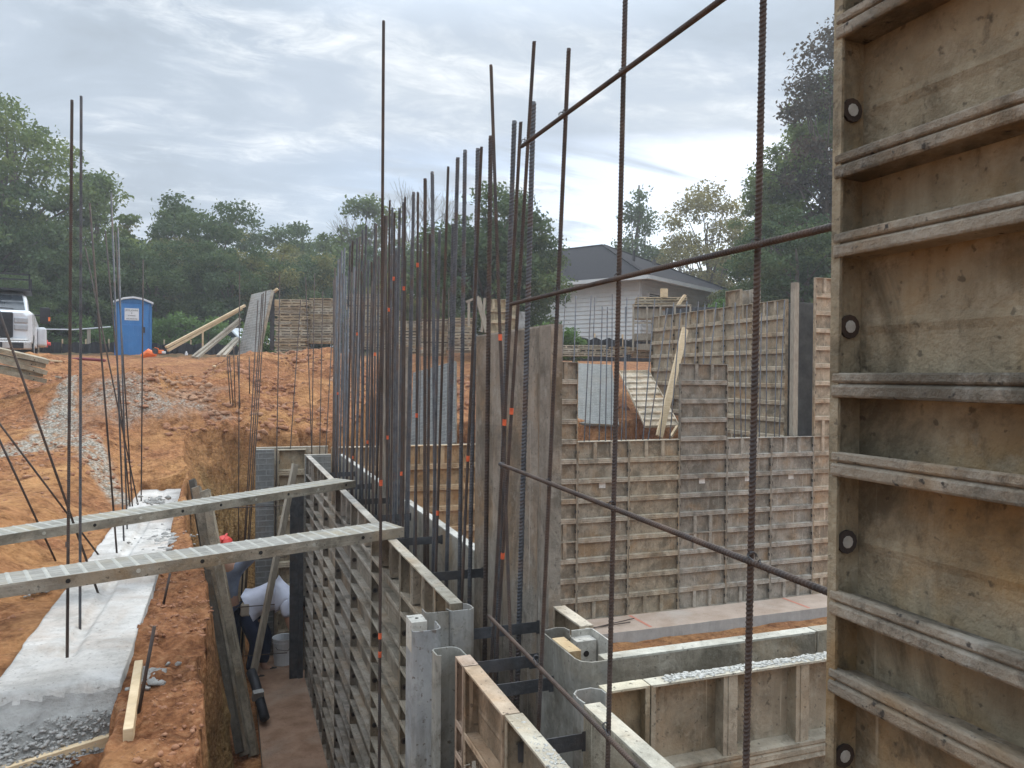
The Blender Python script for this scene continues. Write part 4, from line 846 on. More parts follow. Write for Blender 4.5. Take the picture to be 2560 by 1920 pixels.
# stacks of forms
def stack(px0, px1, py0, py1, D, label, n=None, lean=0):
    root = None; ht = .075; x0 = at_d(px0, py1, D); x1 = at_d(px1, py1, D); z1 = at_d(px0, py0, D).z; z0 = x0.z; n = n or max(2, int((z1-z0)/ht)); th = (z1-z0)/n
    for k in range(n):
        j = random.uniform(-.06, .06); b = MB(); d = (x1-x0).normalized(); nrm = Vector((-d.y, d.x, 0)); w = (x1-x0).length
        o = MB(); o.box((0, 0, .004), (w, .45, th*.30)); o.box((.02, .05, th*.30), (w-.02, .44, th*.62), 2); o.box((0, 0, th*.62), (w, .45, th*.94))  # recessed middle layer takes a darker material, shade painted into the gaps
        for q in range(3): o.box((w*(q+.4)/3, .0, th*.3), (w*(q+.4)/3+.04, .06, th*.62))
        me = o.mesh('form_in_stack', [random.choice([alum_top, ribm, alum_top]), dark, random.choice([alum, dark, alum])]); ob = link('stacked_form', me, color=random.choice([(1,.92,.78), (1.05,1,.9), (.85,.78,.68), (1,.86,.66)]))
        ob.location = (x0.x+d.x*j, x0.y+d.y*j, z0+th*k); ob.rotation_euler = (0, 0, math.atan2(d.y, d.x)+random.uniform(-.02, .02))
        tag(ob, 'flat form in %s, %s from the bottom' % (label, ORD[k]), 'stacked form', 'forms in ' + label)
stack(688, 766, 748, 880, 21.5, 'the tall stack beside the dark channel')
stack(767, 836, 745, 858, 21.8, 'the tall stack left of the dense bars')
stack(868, 953, 734, 872, 22.5, 'the pale stack behind the dense bars')
stack(958, 990, 767, 870, 21.6, 'the narrow stack behind the dense bars')
stack(992, 1046, 802, 885, 20.6, 'the low stack left of the middle')
stack(1049, 1118, 797, 890, 20.0, 'the low stack in the middle')
stack(1120, 1182, 794, 882, 19.6, 'the low stack before the wooden frame')
stack(1392, 1450, 862, 890, 19.5, 'the scrap pile left of the rubble', 3)
stack(1452, 1520, 862, 890, 19.8, 'the scrap pile over the tilted sheet', 3)
stack(1525, 1572, 866, 892, 19.2, 'the scrap pile under the house', 3)
stack(1578, 1630, 868, 894, 18.8, 'the scrap pile left of the upper wall', 3)
# rack with lumber pile in front of the house
rk = at_d(1580, 870, 18.6)
def rack():
    root = empty('material_rack', tuple(at_d(1580, 876, 18.0)), R(-30), 'steel rack holding weathered boards in front of the house', 'rack')
    b = MB()
    for x in (0, .32, .62, .95, 1.3): b.box((x, 0, 0), (x+.04, .04, 1.05))
    for x in (0, 1.3): b.box((x, .7, 0), (x+.04, .74, 1.05))
    b.box((0, -.001, .62), (1.34, .04, .66)); b.box((0, 0, 1.02), (1.34, .74, 1.06)); b.build('frame', oldwood, root)
    b = MB(); b.box((.05, .08, .24), (1.28, .6, .40)); b.box((.05, .1, .75), (.7, .6, .98)); b.box((.1, .12, .02), (1.2, .6, .16)); b.build('boards', oldwood, root)
    b = MB(); b.box((.75, .06, .70), (1.9, .10, 1.0)); b.build('side_sheet', steelflat, root)
rack()
stack(1588, 1712, 742, 772, 18.4, 'the pile on top of the rack', 4)
b = MB(); b.bar(at_d(1690,770,18.2), at_d(1712,738,18.2), .2, .05); tag(b.build('wooden_board', lumber), 'tilted pale board on the right of the rack pile', 'board')
b = MB(); b.box((0,0,0), (.15,.1,.2)); o = b.build('wooden_offcut', lumber); o.location = at_d(1656,742,18.3); tag(o, 'small pale offcut standing on the rack pile', 'offcut')
# standing forms in the centre background
for (x0, y0, x1, y1, l) in [(1216, 830, 1264, 748, 'cream ribbed form standing behind the tall smooth panels, left one'), (1265, 830, 1290, 760, 'cream ribbed form standing behind the tall smooth panels, right one')]:
    p = at_d(x0, y1+210, 18.5); p = at_d(x0, y0+30, 18.5); w = (at_d(x1, y0, 18.5)-at_d(x0, y0, 18.5)).length; h = (y0+30-y1)/FPX*18.5
    panel('wall_form', p, R(-8), w, h, .06, 'band', l, 'standing forms before the dark tree', (1.45,1.35,1.1), detail=1)
b = MB(); b.bar(at_d(1195,745,18), at_d(1218,830,18), .12, .05, up=(0,1,0)); b.bar(at_d(1165,755,18), at_d(1198,742,18), .05, .05); b.bar(at_d(1172,755,18), at_d(1172,815,18), .05, .05, up=(0,1,0)); b.bar(at_d(1212,745,18), at_d(1204,830,18), .05, .05, up=(0,1,0))
tag(b.build('trestle', oldwood), 'rough wooden trestle frame before the dark tree', 'frame')
b = MB(); b.box((0,0,0), (.35,.02,.45)); o = b.build('form_sheet', smooth); o.location = at_d(1290,826,18.2); tag(o, 'small blue grey sheet right of the cream standing forms', 'sheet')
# portable toilet
def toilet():
    D = 27.0; c = at_d(333, 905, D); root = empty('portable_toilet', c, R(6), 'blue portable toilet with a pale domed roof beside the silt fence', 'portable toilet')
    w, dp, h = .56, .56, 2.02
    b = MB(); b.box((-w, -dp+.03, 0), (w, dp, h))
    for x in (-w, w-.06): b.box((x, -dp, 0), (x+.06, -dp+.03, h))
    for k in range(4): b.box((w, -dp+.12+.25*k, .1), (w+.02, -dp+.2+.25*k, h-.1)); b.box((-w-.02, -dp+.12+.25*k, .1), (-w, -dp+.2+.25*k, h-.1))
    b.add([(-w,-dp,h), (w,-dp,h), (.3,-dp,h+.1), (0,-dp,h+.15), (-.3,-dp,h+.1), (-w,dp,h), (w,dp,h), (.3,dp,h+.1), (0,dp,h+.15), (-.3,dp,h+.1)], [(0,1,2,3,4), (9,8,7,6,5)])
    b.build('walls', blue, root)
    d = MB(); d.box((-w+.08, -dp-.015, .08), (w-.08, -dp+.01, h-.02)); d.box((-w+.2, -dp-.03, .2), (w-.2, -dp-.015, h-.75)); dd = d.build('door', blue, root, bevel=.01)
    for k in range(5): v_ = MB(); v_.box((-.42, -dp-.02, .10+.05*k), (.42, -dp-.0155, .12+.05*k)); v_.build('vent_slot', black if k < 0 else blue, dd)
    m_ = MB(); m_.box((-w-.03, -dp-.05, -.2), (w+.03, dp+.03, .06)); m_.build('skid_base', mat('muddy_base', (.16,.09,.05), (.28,.17,.10), 6, .9), root)
    h_ = MB(); h_.box((.27, -dp-.06, 1.0), (.36, -dp-.03, 1.2)); h_.build('latch', black, dd)
    r_ = MB(); pts = [(-w-.06,h-.02), (-.3,h+.11), (0,h+.16), (.3,h+.11), (w+.06,h-.02)]
    vs = [(x, y, z+o) for y in (-dp-.08, dp+.05) for o in (0, .06) for x, z in pts]; n = 5
    r_.add(vs, [(i, i+1, n+i+1, n+i) for i in range(4)] + [(2*n+i+1, 2*n+i, 3*n+i, 3*n+i+1) for i in range(4)] + [(n+i, n+i+1, 3*n+i+1, 3*n+i) for i in range(4)] + [(i+1, i, 2*n+i, 2*n+i+1) for i in range(4)] + [(0, n, 3*n, 2*n), (4, 2*n+4, 3*n+4, n+4)])
    r_.build('roof', white, root)
    s = MB(); s.box((-.27, -dp-.022, 1.42), (.17, -dp-.0155, 1.83)); sg = s.build('sign', white, root)
    def text(t, x, z, size):
        cu = bpy.data.curves.new('lettering', 'FONT'); cu.body = t; cu.size = size; cu.extrude = .002; cu.align_x = 'CENTER'
        o = bpy.data.objects.new('lettering', cu); COL.objects.link(o); o.parent = sg; o.location = (x, -dp-.025, z); o.rotation_euler = (math.pi/2, 0, 0); cu.materials.append(black)
        bpy.context.view_layer.update(); me = bpy.data.meshes.new_from_object(o); bpy.data.objects.remove(o); o = link('lettering', me, sg); o.location = (x, -dp-.025, z); o.rotation_euler = (math.pi/2, 0, 0)
    text("JIM'S JOHNS", -.05, 1.735, .075); text('&', -.05, 1.65, .06); text('PUMPING', -.05, 1.56, .055); text('555-555-0142', -.05, 1.45, .06)
toilet()
# pickup truck seen from the front, cut by the left edge
def truck():
    D = 18.0; c = at_d(-44, 917, D); root = empty('pickup_truck', c, R(10), 'white pickup truck with black grille cut by the left edge', 'truck')
    w = 1.0
    def loft(secs, mb, mi=0, n=None):
        n = len(secs[0]); vs = [p for s_ in secs for p in s_]; fs = []
        for k in range(len(secs)-1): fs += [(k*n+i, k*n+(i+1)%n, (k+1)*n+(i+1)%n, (k+1)*n+i) for i in range(n)]
        fs += [tuple(range(n-1,-1,-1)), tuple(range((len(secs)-1)*n, len(secs)*n))]; mb.add(vs, fs, mi)
    def sec(y, hw, z0, z1, r=.08): return [(-hw, y, z0), (hw, y, z0), (hw, y, z1-r), (hw-r, y, z1), (-hw+r, y, z1), (-hw, y, z1-r)]
    b = MB(); loft([sec(0, .86, .62, 1.30), sec(.12, .98, .60, 1.36), sec(1.3, 1.0, .55, 1.42), sec(5.4, 1.0, .55, 1.36)], b); b.build('body', carw, root, bevel=.02)
    b = MB(); loft([sec(1.25, .86, 1.40, 1.44, .02), sec(1.75, .82, 1.40, 1.86, .08), sec(2.1, .80, 1.40, 1.95, .1), sec(3.2, .80, 1.40, 1.93, .1), sec(3.6, .84, 1.36, 1.40, .02)], b); b.build('cab', carw, root, bevel=.02)
    b = MB(); b.add([(-.80,1.215,1.45), (.80,1.215,1.45), (.72,1.70,1.85), (-.72,1.70,1.85)], [(0,1,2,3)]); b.add([(-.80,1.225,1.455), (.80,1.225,1.455), (.72,1.71,1.855), (-.72,1.71,1.855)], [(3,2,1,0)]); b.build('windshield', glass, root)
    b = MB(); b.bar((.55,1.20,1.47), (-.1,1.22,1.50), .02, .02); b.build('wiper', black, root)
    b = MB(); b.box((-.60, -.06, .70), (.60, .02, 1.30)); g = b.build('grille', black, root, bevel=.03)
    b = MB(); 
    for z in (.85, 1.0, 1.15): b.box((-.56, -.075, z-.02), (.56, -.06, z+.02))
    b.build('grille_bar', black, g)
    for s in (-1, 1):
        b = MB(); b.box((s*.62, -.03, .88), (s*.90, .05, 1.02)); b.box((s*.62, -.03, 1.05), (s*.90, .05, 1.18)); b.build('headlight', glasslite, root, bevel=.02)
        b = MB(); b.box((s*1.0, 1.1, 1.30), (s*1.15, 1.16, 1.34)); b.box((s*1.12, 1.05, 1.12), (s*1.34, 1.2, 1.52)); mi_ = b.build('mirror', black, root, bevel=.03)
        b = MB(); b.box((s*1.30, 1.04, 1.18), (s*1.345, 1.10, 1.28)); b.build('marker_lamp', orangep, mi_)
        for y in (.95, 4.4):
            b = MB(); b.cyl((s*.74, y, .40), (s*1.0, y, .40), .42, 24); t_ = b.build('wheel', rubber, root); b = MB(); b.cyl((s*1.0, y, .40), (s*1.01, y, .40), .22, 16); b.build('rim', chrome, t_)
        b = MB(); b.box((s*1.0, 3.7, .62), (s*1.22, 5.1, 1.15)); b.build('fender', carw, root, bevel=.06)
    b = MB(); b.box((-.98, -.22, .42), (.98, 0, .62)); b.box((-.92, -.16, .62), (.92, 0, .68)); bp = b.build('bumper', chrome, root, bevel=.03)
    b = MB()
    for s in (-1, 1): b.box((s*.55, -.235, .44), (s*.82, -.22, .58))
    b.box((-.4, -.235, .46), (.4, -.22, .58)); b.build('air_intake', black, bp)
    b = MB(); b.box((-.8, 1.6, 1.97), (.9, 3.2, 2.02)); b.box((-.8, 1.6, 1.95), (-.76, 1.66, 2.35)); b.box((.86, 1.6, 1.98), (.9, 1.66, 2.40)); b.box((-.8, 1.6, 2.36), (.9, 1.66, 2.40)); b.box((-.8, 2.9, 2.36), (.9, 2.96, 2.40)); b.box((.86, 2.9, 1.98), (.9, 2.96, 2.40)); b.box((.2,1.62,2.0), (.24,1.66,2.38)); b.build('roof_rack', black, root)
glasslite = mat('headlight_glass', (.30,.31,.32), (.42,.43,.44), 12, .2, 0, spec=.8)
truck()
# parked car glimpsed behind the leaning form
def car():
    root = empty('parked_car', at_d(600, 905, 34), R(-60), 'white car glimpsed behind the leaning form', 'car')
    pr = [(-2.1,.35), (-2.15,.75), (-1.5,.95), (-.8,1.42), (.6,1.45), (1.4,1.0), (2.1,.9), (2.15,.4)]
    def ext(prof, y0, y1): m = MB(); n = len(prof); m.add([(x, y, z) for y in (y0, y1) for x, z in prof], [(i, (i+1)%n, n+(i+1)%n, n+i) for i in range(n)] + [tuple(range(n-1,-1,-1)), tuple(range(n, 2*n))]); return m
    ext(pr, -.85, .85).build('body', carw, root, bevel=.05)
    ext([(-1.35,1.0), (-.78,1.37), (.55,1.39), (1.2,1.02)], -.865, .865).build('window', glass, root)
    for x in (-1.35, 1.35):
        for s in (-1, 1): MB().cyl((x, s*.68, .33), (x, s*.88, .33), .33, 18).build('wheel', rubber, root)
car()
# silt fence with stakes, barrier rope
def silt(p, q, h, label, n):
    p, q = Vector(p), Vector(q); N_ = 60; root = empty('silt_fence', p, 0, label, 'fence'); b = MB(); vs = []; fs = []
    for i in range(N_+1):
        t_ = i/N_; c = (q-p)*t_; nrm = Vector((-(q-p).y, (q-p).x, 0)).normalized(); off = .05*math.sin(i*1.7)+.04*random.uniform(-1,1)
        for z, o in ((-.3, 0), (h*.5, off), (h+.04*math.sin(i*.9), off*1.6)): vs.append(c + nrm*o + Vector((0,0,z)))
    for i in range(N_): 
        for j in (0, 1): a = i*3+j; fs.append((a, a+3, a+4, a+1))
    b.add(vs, fs); o = b.build('fabric', siltm, root); s = o.modifiers.new('t', 'SOLIDIFY'); s.thickness = .01
    for k in range(n): c = (q-p)*((k+.5)/n); m = MB(); m.box((-.02,-.02,-.2), (.02,.02,h+.15)); s_ = m.build('stake', lumber, root); s_.location = c + Vector((0, .05, 0))
silt(at_d(-120,905,26.5), at_d(300,900,28), .62, 'long black silt fence running from the truck to the toilet', 7)
silt(at_d(376,900,27.5), at_d(700,900,29), .58, 'black silt fence right of the toilet behind the braces', 5)
silt(at_d(1380,875,22), at_d(1660,880,23), .35, 'black silt fence at the foot of the house', 4)
b = MB(); b.tube([at_d(100,823,27.5), at_d(185,824,27.8), at_d(240,820,28), at_d(276,817,28)], .025, 6); tag(b.build('rope_rail', white), 'pale rope rail stretched left of the toilet', 'rope')
b = MB(); b.box((-.05,-.05,-.3), (.05,.05,.75)); o = b.build('wooden_post', oldwood); o.location = at_d(222, 872, 28); tag(o, 'short wooden post carrying the rope left of the toilet', 'post')
b = MB(); b.box((-.03,-.03,-.3), (.03,.03,.5)); o = b.build('wooden_stake', lumber); o.location = at_d(507, 862, 27); tag(o, 'small pale stake above the silt fence among the braces', 'stake')
# tools and scraps on the bank
def saw():
    c = at_d(402, 884, 16.0); root = empty('cut_off_saw', c, R(30), 'orange cut-off saw lying on the bank at the foot of the long braces', 'saw'); root.scale = (.42,)*3
    MB().box((-.15,-.1,0), (.12,.1,.18)).build('motor_body', orangep, root, bevel=.03); MB().box((.0,-.12,.0), (.2,-.02,.12)).build('tank', white, root, bevel=.02)
    MB().cyl((-.28,-.03,.12), (-.28,.0,.12), .15, 20).build('blade', steelflat, root); b = MB(); b.bar((-.12,0,.2), (-.3,.02,.26), .05, .10); b.build('guard', orangep, root)
    b = MB(); b.tube([(-.1,.1,.1), (-.12,.16,.25), (0,.14,.3), (.1,.1,.2)], .015, 8); b.build('handle', black, root)
saw()
b = MB(); b.tube([at_d(355,890,16.2), at_d(372,882,16.2), at_d(390,887,16.2)], [.05,.09,.04], 8); tag(b.build('orange_tarp', orangep), 'crumpled orange sheet left of the saw', 'tarp')
b = MB(); b.cyl(at_d(466,888,16.4), at_d(466,882,16.4), .03, 10); b.cyl(at_d(466,882,16.4), at_d(466,878,16.4), .015, 10); tag(b.build('plastic_bottle', white), 'small white bottle on the crest right of the saw', 'bottle')
b = MB(); b.tube([at_d(158,899,17.5), at_d(205,897,17.5), at_d(262,901,17.3)], .035, 10); tag(b.build('drain_pipe', mat('maroon_pipe', (.16,.03,.04), (.24,.05,.06), 6, .5, 0), smooth=True), 'dark red pipe lying on the ground left of the toilet', 'pipe')
for k, (x, y, a) in enumerate([(30,880,-14), (20,893,-12), (25,905,-16), (12,918,-10), (22,930,-13)]):
    c = at_d(x, y, 12.3); b = MB(); b.box((-.5,-.2,-.02), (.5,.2,.02)); b.box((-.5,-.2,-.05), (.5,-.185,-.02)); b.box((.485,-.185,-.05), (.5,.2,-.02)); b.cyl((.3,-.2,-.03), (.3,-.202,-.03), .01, 8, mi=1)
    o = b.build('discarded_form', [alum_top, dark]); o.location = c; o.rotation_euler = (R(6), R(-a), R(20+4*k)); o.color = (.8,.74,.62,1); tag(o, 'tilted flat form in the heap before the truck, %s from the top' % ORD[k], 'form', 'heap of discarded forms before the truck')
for k, (x, y, D, a, L_, l) in enumerate([(120,912,15.5,20,.5,'thin offcut on the sand left of the tall bars'), (300,905,15.8,-30,.35,'offcut lying below the toilet'), (520,884,16.6,50,.5,'splintered offcut on the crest by the braces'), (440,880,16.8,10,.4,'offcut near the saw'), (545,893,16.0,-60,.35,'offcut under the short braces'), (150,930,14.2,80,.3,'small offcut on the sandy track'), (985,925,15,15,.5,'offcut in the clay behind the dense bars')]):
    p_ = at_d(x, y, D); zg = float(ground_arrays(np.array([p_.x]), np.array([p_.y]))[0][0]); b = MB(); b.box((-L_/2,-.03,-.01), (L_/2,.03,.02)); o = b.build('wood_scrap', oldwood if k % 2 else lumber, bevel=.004); o.location = (p_.x, p_.y, zg+.02); o.rotation_euler = (R(5), R(6), R(a)); tag(o, l, 'wood scrap', 'wood scraps on the bank')
# red valve-like machine behind the truck
c = at_d(110, 868, 27); b = MB(); b.cyl(c, c+Vector((0,0,.25)), .12, 12); b.cyl(c+Vector((-.2,0,.12)), c+Vector((.2,0,.12)), .06, 10); b.cyl(c+Vector((0,0,.25)), c+Vector((0,0,.34)), .07, 10); tag(b.build('fire_hydrant', redp), 'small red hydrant beyond the truck', 'hydrant')
# ------------------------------------------------------------------ house
def house():
    C0 = Vector((16.6, 29.0, 0)); az = R(58.5); u = Vector((math.sin(az), math.cos(az), 0)); v = Vector((-math.cos(az), math.sin(az), 0)); zg, ze = 5.0, 8.02
    root = empty('house', C0 + Vector((0,0,zg)), 0, 'single storey white house with a dark hipped roof', 'house')
    P = lambda a, b_, z: tuple(u*a + v*b_ + Vector((0,0,z-zg)))
    Lu, Lv = 10.0, 13.0; o = .35
    b = MB(); b.add([P(0,0,zg-1), P(Lu,0,zg-1), P(Lu,Lv,zg-1), P(0,Lv,zg-1), P(0,0,ze), P(Lu,0,ze), P(Lu,Lv,ze), P(0,Lv,ze)], [(0,1,5,4), (1,2,6,5), (2,3,7,6), (3,0,4,7)])
    z = zg
    while z < ze-.1:     # lapped boards
        for A, B, n_ in (((0,0), (Lu,0), v*-1), ((0,Lv), (0,0), u*-1)):
            a = Vector(P(*A, z)); c = Vector(P(*B, z)); b.add([a+n_*.035, c+n_*.035, c+n_*.004+Vector((0,0,.18)), a+n_*.004+Vector((0,0,.18)), a+n_*.0, c+n_*.0], [(0,1,2,3), (0,4,5,1)])
        z += .19
    b.build('wall', wallm, root)
    r = MB(); rise = .5; e = .62; zr = ze+2.55
    r.add([P(-e,-e,ze-.02), P(Lu+e,-e,ze-.02), P(Lu+e,Lv+e,ze-.02), P(-e,Lv+e,ze-.02), P(Lu/2,Lu/2,zr), P(Lu/2,Lv-Lu/2+1.5,zr)], [(0,1,4), (1,2,5,4), (2,3,5), (3,0,4,5), (3,2,1,0)]); ro = r.build('roof', roofm, root)
    r = MB()
    for A, B in (((-e,-e), (Lu+e,-e)), ((-e,Lv+e), (-e,-e))): r.bar(P(*A, ze-.10), P(*B, ze-.10), .12, .16)
    r.build('gutter', wallm, ro)
    r = MB(); r.box(P(-.0,-.0,ze-.06), P(0.01,0.01,ze-.05)); 
    def win(a0, a1, z0, z1, side, lab=None):
        b = MB(); f = (lambda a, z, d: tuple(Vector(P(a, 0, z)) - v*d)) if side == 0 else (lambda a, z, d: tuple(Vector(P(0, a, z)) - u*d))
        b.add([f(a0,z0,.03), f(a1,z0,.03), f(a1,z1,.03), f(a0,z1,.03), f(a0,z0,-.05), f(a1,z0,-.05), f(a1,z1,-.05), f(a0,z1,-.05)], [(0,1,2,3), (0,4,5,1), (1,5,6,2), (2,6,7,3), (3,7,4,0)]); w_ = b.build('window', glass, root)
        b = MB()
        for (s0, s1) in (((a0,z0), (a1,z0)), ((a1,z0), (a1,z1)), ((a1,z1), (a0,z1)), ((a0,z1), (a0,z0))): b.bar(f(*s0,.04), f(*s1,.04), .07, .07)
        b.build('frame', wallm, w_)
    for A, B in (((-e,-e,ze), (Lu/2,Lu/2,zr)), ((Lu+e,-e,ze), (Lu/2,Lu/2,zr)), ((Lu/2,Lu/2,zr), (Lu/2,Lv-Lu/2+1.5,zr))): MB().bar(P(*A), P(*B), .22, .05).build('ridge_cap', roofm, ro)
    MB().cyl(P(3.2,2.2,ze+1.0), P(3.2,2.2,ze+1.75), .07, 10).build('vent_pipe', black, ro); MB().cyl(P(6.0,2.6,ze+1.1), P(6.0,2.6,ze+1.7), .10, 10).build('vent_pipe', steelflat, ro)
    win(.5, 2.3, ze-1.2, ze-.62, 0); win(6.6, 7.5, ze-1.9, ze-.75, 0); win(9.3, 10.2, ze-2.0, ze-.5, 1)
    b = MB(); b.tube([P(-.05,.12,ze-.2), P(-.05,.1,ze-.5), P(-.05,.1,zg)], .045, 8); b.build('downpipe', wallm, root)
house()
# ------------------------------------------------------------------ trees
def leaf_mesh(name, centers, radii, n, size, m, flat=.8, sizes=None, droop=0):
    k = len(centers); w = radii.prod(1)**(2/3); w = w/w.sum(); ci = rng.choice(k, n, p=w)
    d = rng.normal(size=(n, 3)); d /= np.linalg.norm(d, axis=1)[:, None]; rr = rng.random(n)**.42
    rr = rr*(1+.18*rng.normal(size=n))
    C = centers[ci] + d*radii[ci]*rr[:, None]
    t1 = rng.normal(size=(n, 3)); t1 /= np.linalg.norm(t1, axis=1)[:, None]; t2 = np.cross(t1, rng.normal(size=(n, 3))); t2 /= np.linalg.norm(t2, axis=1)[:, None]
    s = size*rng.uniform(.55, 1.35, n)[:, None]
    q = np.stack([C - t1*s, C + t2*s*.55, C + t1*s, C - t2*s*.55], 1)
    F = np.arange(n*4).reshape(n, 4); tn = np.clip(.5*rng.random(n) + .5*rng.random(k)[ci], 0, 1)
    return npmesh(name, q.reshape(-1, 3), F, m, {'tint': np.repeat(tn, 4)})
def tree_parts(shape, rx, ry, h, z0, ncl, nleaf, size, m, trunk_r, seed, clr=.22):
    """returns crown mesh, trunk mesh (local, base at origin)"""
    global rng; rng = np.random.default_rng(seed); rnd = random.Random(seed)
    cs = []; rs = []
    for i in range(ncl):
        if shape == 'round':
            d = rng.normal(size=3); d /= np.linalg.norm(d); r = rng.random()**.45; c = np.array([d[0]*rx*r, d[1]*ry*r, z0 + (h-z0)*(.5+.5*d[2]*r)])
        elif shape == 'spread':
            d = rng.normal(size=3); d /= np.linalg.norm(d); r = .55+.45*rng.random(); t_ = .5+.5*d[2]*r; wd = np.sin(math.pi*min(1, .15+t_*.85))**.6; c = np.array([d[0]*rx*r*wd, d[1]*ry*r*wd, z0+(h-z0)*t_])
        elif shape == 'cone':
            t_ = 1-rng.random()**.62; a = rng.random()*6.28; q = (1-t_)**.9*(.45+.6*rng.random())+.03; c = np.array([math.cos(a)*rx*q, math.sin(a)*ry*q, z0+(h-z0)*t_*.97])
        cs.append(c); f = clr*(.55+.9*rng.random()); 
        if shape == 'cone': f *= .45+.75*(1-t_)
        rs.append(np.array([rx*f, ry*f, rx*f*.62]))
    cs = np.array(cs); rs = np.array(rs)
    crown = leaf_mesh('crown', cs, rs, nleaf, size, m)
    b = MB(); top = z0+(h-z0)*(.72 if shape != 'cone' else .97); pts = [(0,0,-.6)]; 
    nseg = 7; wob = rx*.05
    for i in range(1, nseg+1): pts.append((rnd.uniform(-wob, wob), rnd.uniform(-wob, wob), top*i/nseg))
    rad = [trunk_r*(1-.82*i/nseg) for i in range(nseg+1)]; b.tube(pts, rad, 8)
    for i in rng.choice(ncl, min(ncl, 26), replace=False):
        c = cs[i]; s0 = rnd.uniform(.35, .8)*min(1, c[2]/top*.9); z_ = top*s0; k = s0*nseg; j = int(min(nseg-1, k)); st = Vector(pts[j]).lerp(Vector(pts[j+1]), k-j); e = Vector(c); mid_ = st.lerp(e, .5) + Vector((rnd.uniform(-.3,.3), rnd.uniform(-.3,.3), .08*(e-st).length))
        r0 = trunk_r*(1-.8*s0)*.5; b.tube([st, mid_, e], [r0, r0*.6, r0*.22], 5)
    return crown, b.mesh('trunk', barkm, True)
def plant_tree(name, me, px, D, zg, sc=1, rz=0, label='', group=None, cat='tree'):
    c = at_d(px, 940, D); o = empty(name, (c.x, c.y, zg), rz, label, cat, group); o.scale = (sc if hasattr(sc, '__len__') else (sc,)*3)
    link('crown', me[0], o); link('trunk', me[1], o); return o
GT = 'trees beyond the site'
ztop = lambda y, D, x=400: CAM.z + (934-y)/FPX*D
# big spreading tree at left edge
mL = tree_parts('spread', 5.4, 5, 13.2, 1.2, 130, 22000, .105, leaf_green, .36, 3, .145)
plant_tree('broadleaf_tree', mL, 20, 36, 4.2, 1.0, .4, 'tall spreading green tree rising at the left edge', GT)
mA = tree_parts('round', 4.2, 4, 8.6, .4, 90, 21000, .11, leaf_olive, .25, 5, .19)
mB = tree_parts('round', 4.0, 4, 8.4, .2, 95, 24000, .10, leaf_dark, .25, 8, .19)
mC = tree_parts('spread', 3.6, 3.6, 9.0, .6, 70, 12000, .11, leaf_green, .22, 12, .17)
line = [(-60, 33, mB, .95, 4.1, 'dark tree behind the truck at the left edge'), (120, 41, mA, 1.05, 4.2, 'olive tree below the tall spreading one'), (235, 38, mC, 1.06, 4.3, 'thin topped tree behind the bunch of leaning bars'),
        (330, 40, mA, .86, 4.2, 'olive tree right behind the toilet'), (205, 33, mB, .62, 4.2, 'low dark tree left of the toilet'), (440, 43, mC, 1.02, 4.3, 'taller ragged tree between the toilet and the leaning form'), (500, 41, mB, 1.02, 4.3, 'broad dark tree above the long braces'),
        (390, 35, mB, .68, 4.2, 'low dark tree right of the toilet'), (590, 46, mA, 1.02, 4.3, 'olive tree behind the leaning form'), (655, 50, mB, 1.10, 4.3, 'dark round topped tree left of the big stack'), (690, 38, mA, .72, 4.3, 'low olive tree over the tall stack'), (745, 52, mC, 1.0, 4.3, 'thin pale tree left of the dense bars'), (580, 36, mB, .66, 4.3, 'low dark tree behind the parked car'),
        (800, 56, mC, 1.02, 4.3, 'hazy thin tree left behind the dense bars'), (860, 44, mB, .80, 4.3, 'dark tree behind the tips of the dense bars'), (925, 50, mC, 1.22, 4.3, 'tree whose crown shows above the dense bars'), (985, 42, mB, .76, 4.4, 'dark tree behind the middle of the dense bars'), (1060, 46, mC, .92, 4.4, 'thin tree right of the dense bars'), (1100, 40, mB, .70, 4.4, 'low dark tree left of the big dark tree'), (780, 38, mB, .58, 4.3, 'low dark tree over the second stack'), (20, 29.5, mB, .42, 4.2, 'dark shrubby tree right behind the truck'), (1010, 33, mA, .45, 4.5, 'small olive tree behind the low stacks')]
for i, (px, D, m, sc, zg, l) in enumerate(line): plant_tree('broadleaf_tree', m, px, D, zg, (sc*(1+.1*math.sin(i)), sc, sc*(1+.05*math.cos(i*2))), i*1.3, l, GT)
# dark dense tree in the centre
mD = tree_parts('round', 2.6, 2.6, 7.0, .2, 90, 36000, .075, leaf_dark, .22, 21, .24)
plant_tree('evergreen_tree', mD, 1215, 27, 4.5, (.98, .98, .80), .2, 'dense dark evergreen behind the bundle of bars', GT); plant_tree('evergreen_tree', mD, 1285, 28, 4.6, (.60, .8, .80), 2.0, 'lower rounded evergreen touching the house', GT)
# bare twiggy tree
def bare(seed, H):
    rnd = random.Random(seed); b = MB()
    def grow(p, d, L_, r, k):
        q = p + d*L_; b.tube([p, p.lerp(q, .5)+Vector((rnd.uniform(-.1,.1)*L_, rnd.uniform(-.1,.1)*L_, 0)), q], [r, r*.85, r*.65], 4)
        if k == 0: return
        for _ in range(3):
            e = (d + Vector((rnd.uniform(-.5,.5), rnd.uniform(-.5,.5), rnd.uniform(.05,.4)))).normalized(); grow(q, e, L_*rnd.uniform(.62,.82), r*.6, k-1)
    grow(Vector((0,0,-.3)), Vector((0,0,1)), H*.34, .085, 5); return b.mesh('branches', barkm)
bm_ = bare(4, 9.5)
for px, D, s, l in [(975, 50, 1.12, 'bare twiggy tree above the dense bars'), (1075, 48, 1.05, 'bare twiggy tree left of the evergreen'), (905, 56, 1.10, 'faint bare tree behind the left of the dense bars')]:
    c = at_d(px, 940, D); o = link('bare_tree', bm_); o.location = (c.x, c.y, 4.2); o.scale = (s,)*3; o.rotation_euler = (0,0,px); tag(o, l, 'tree', GT)
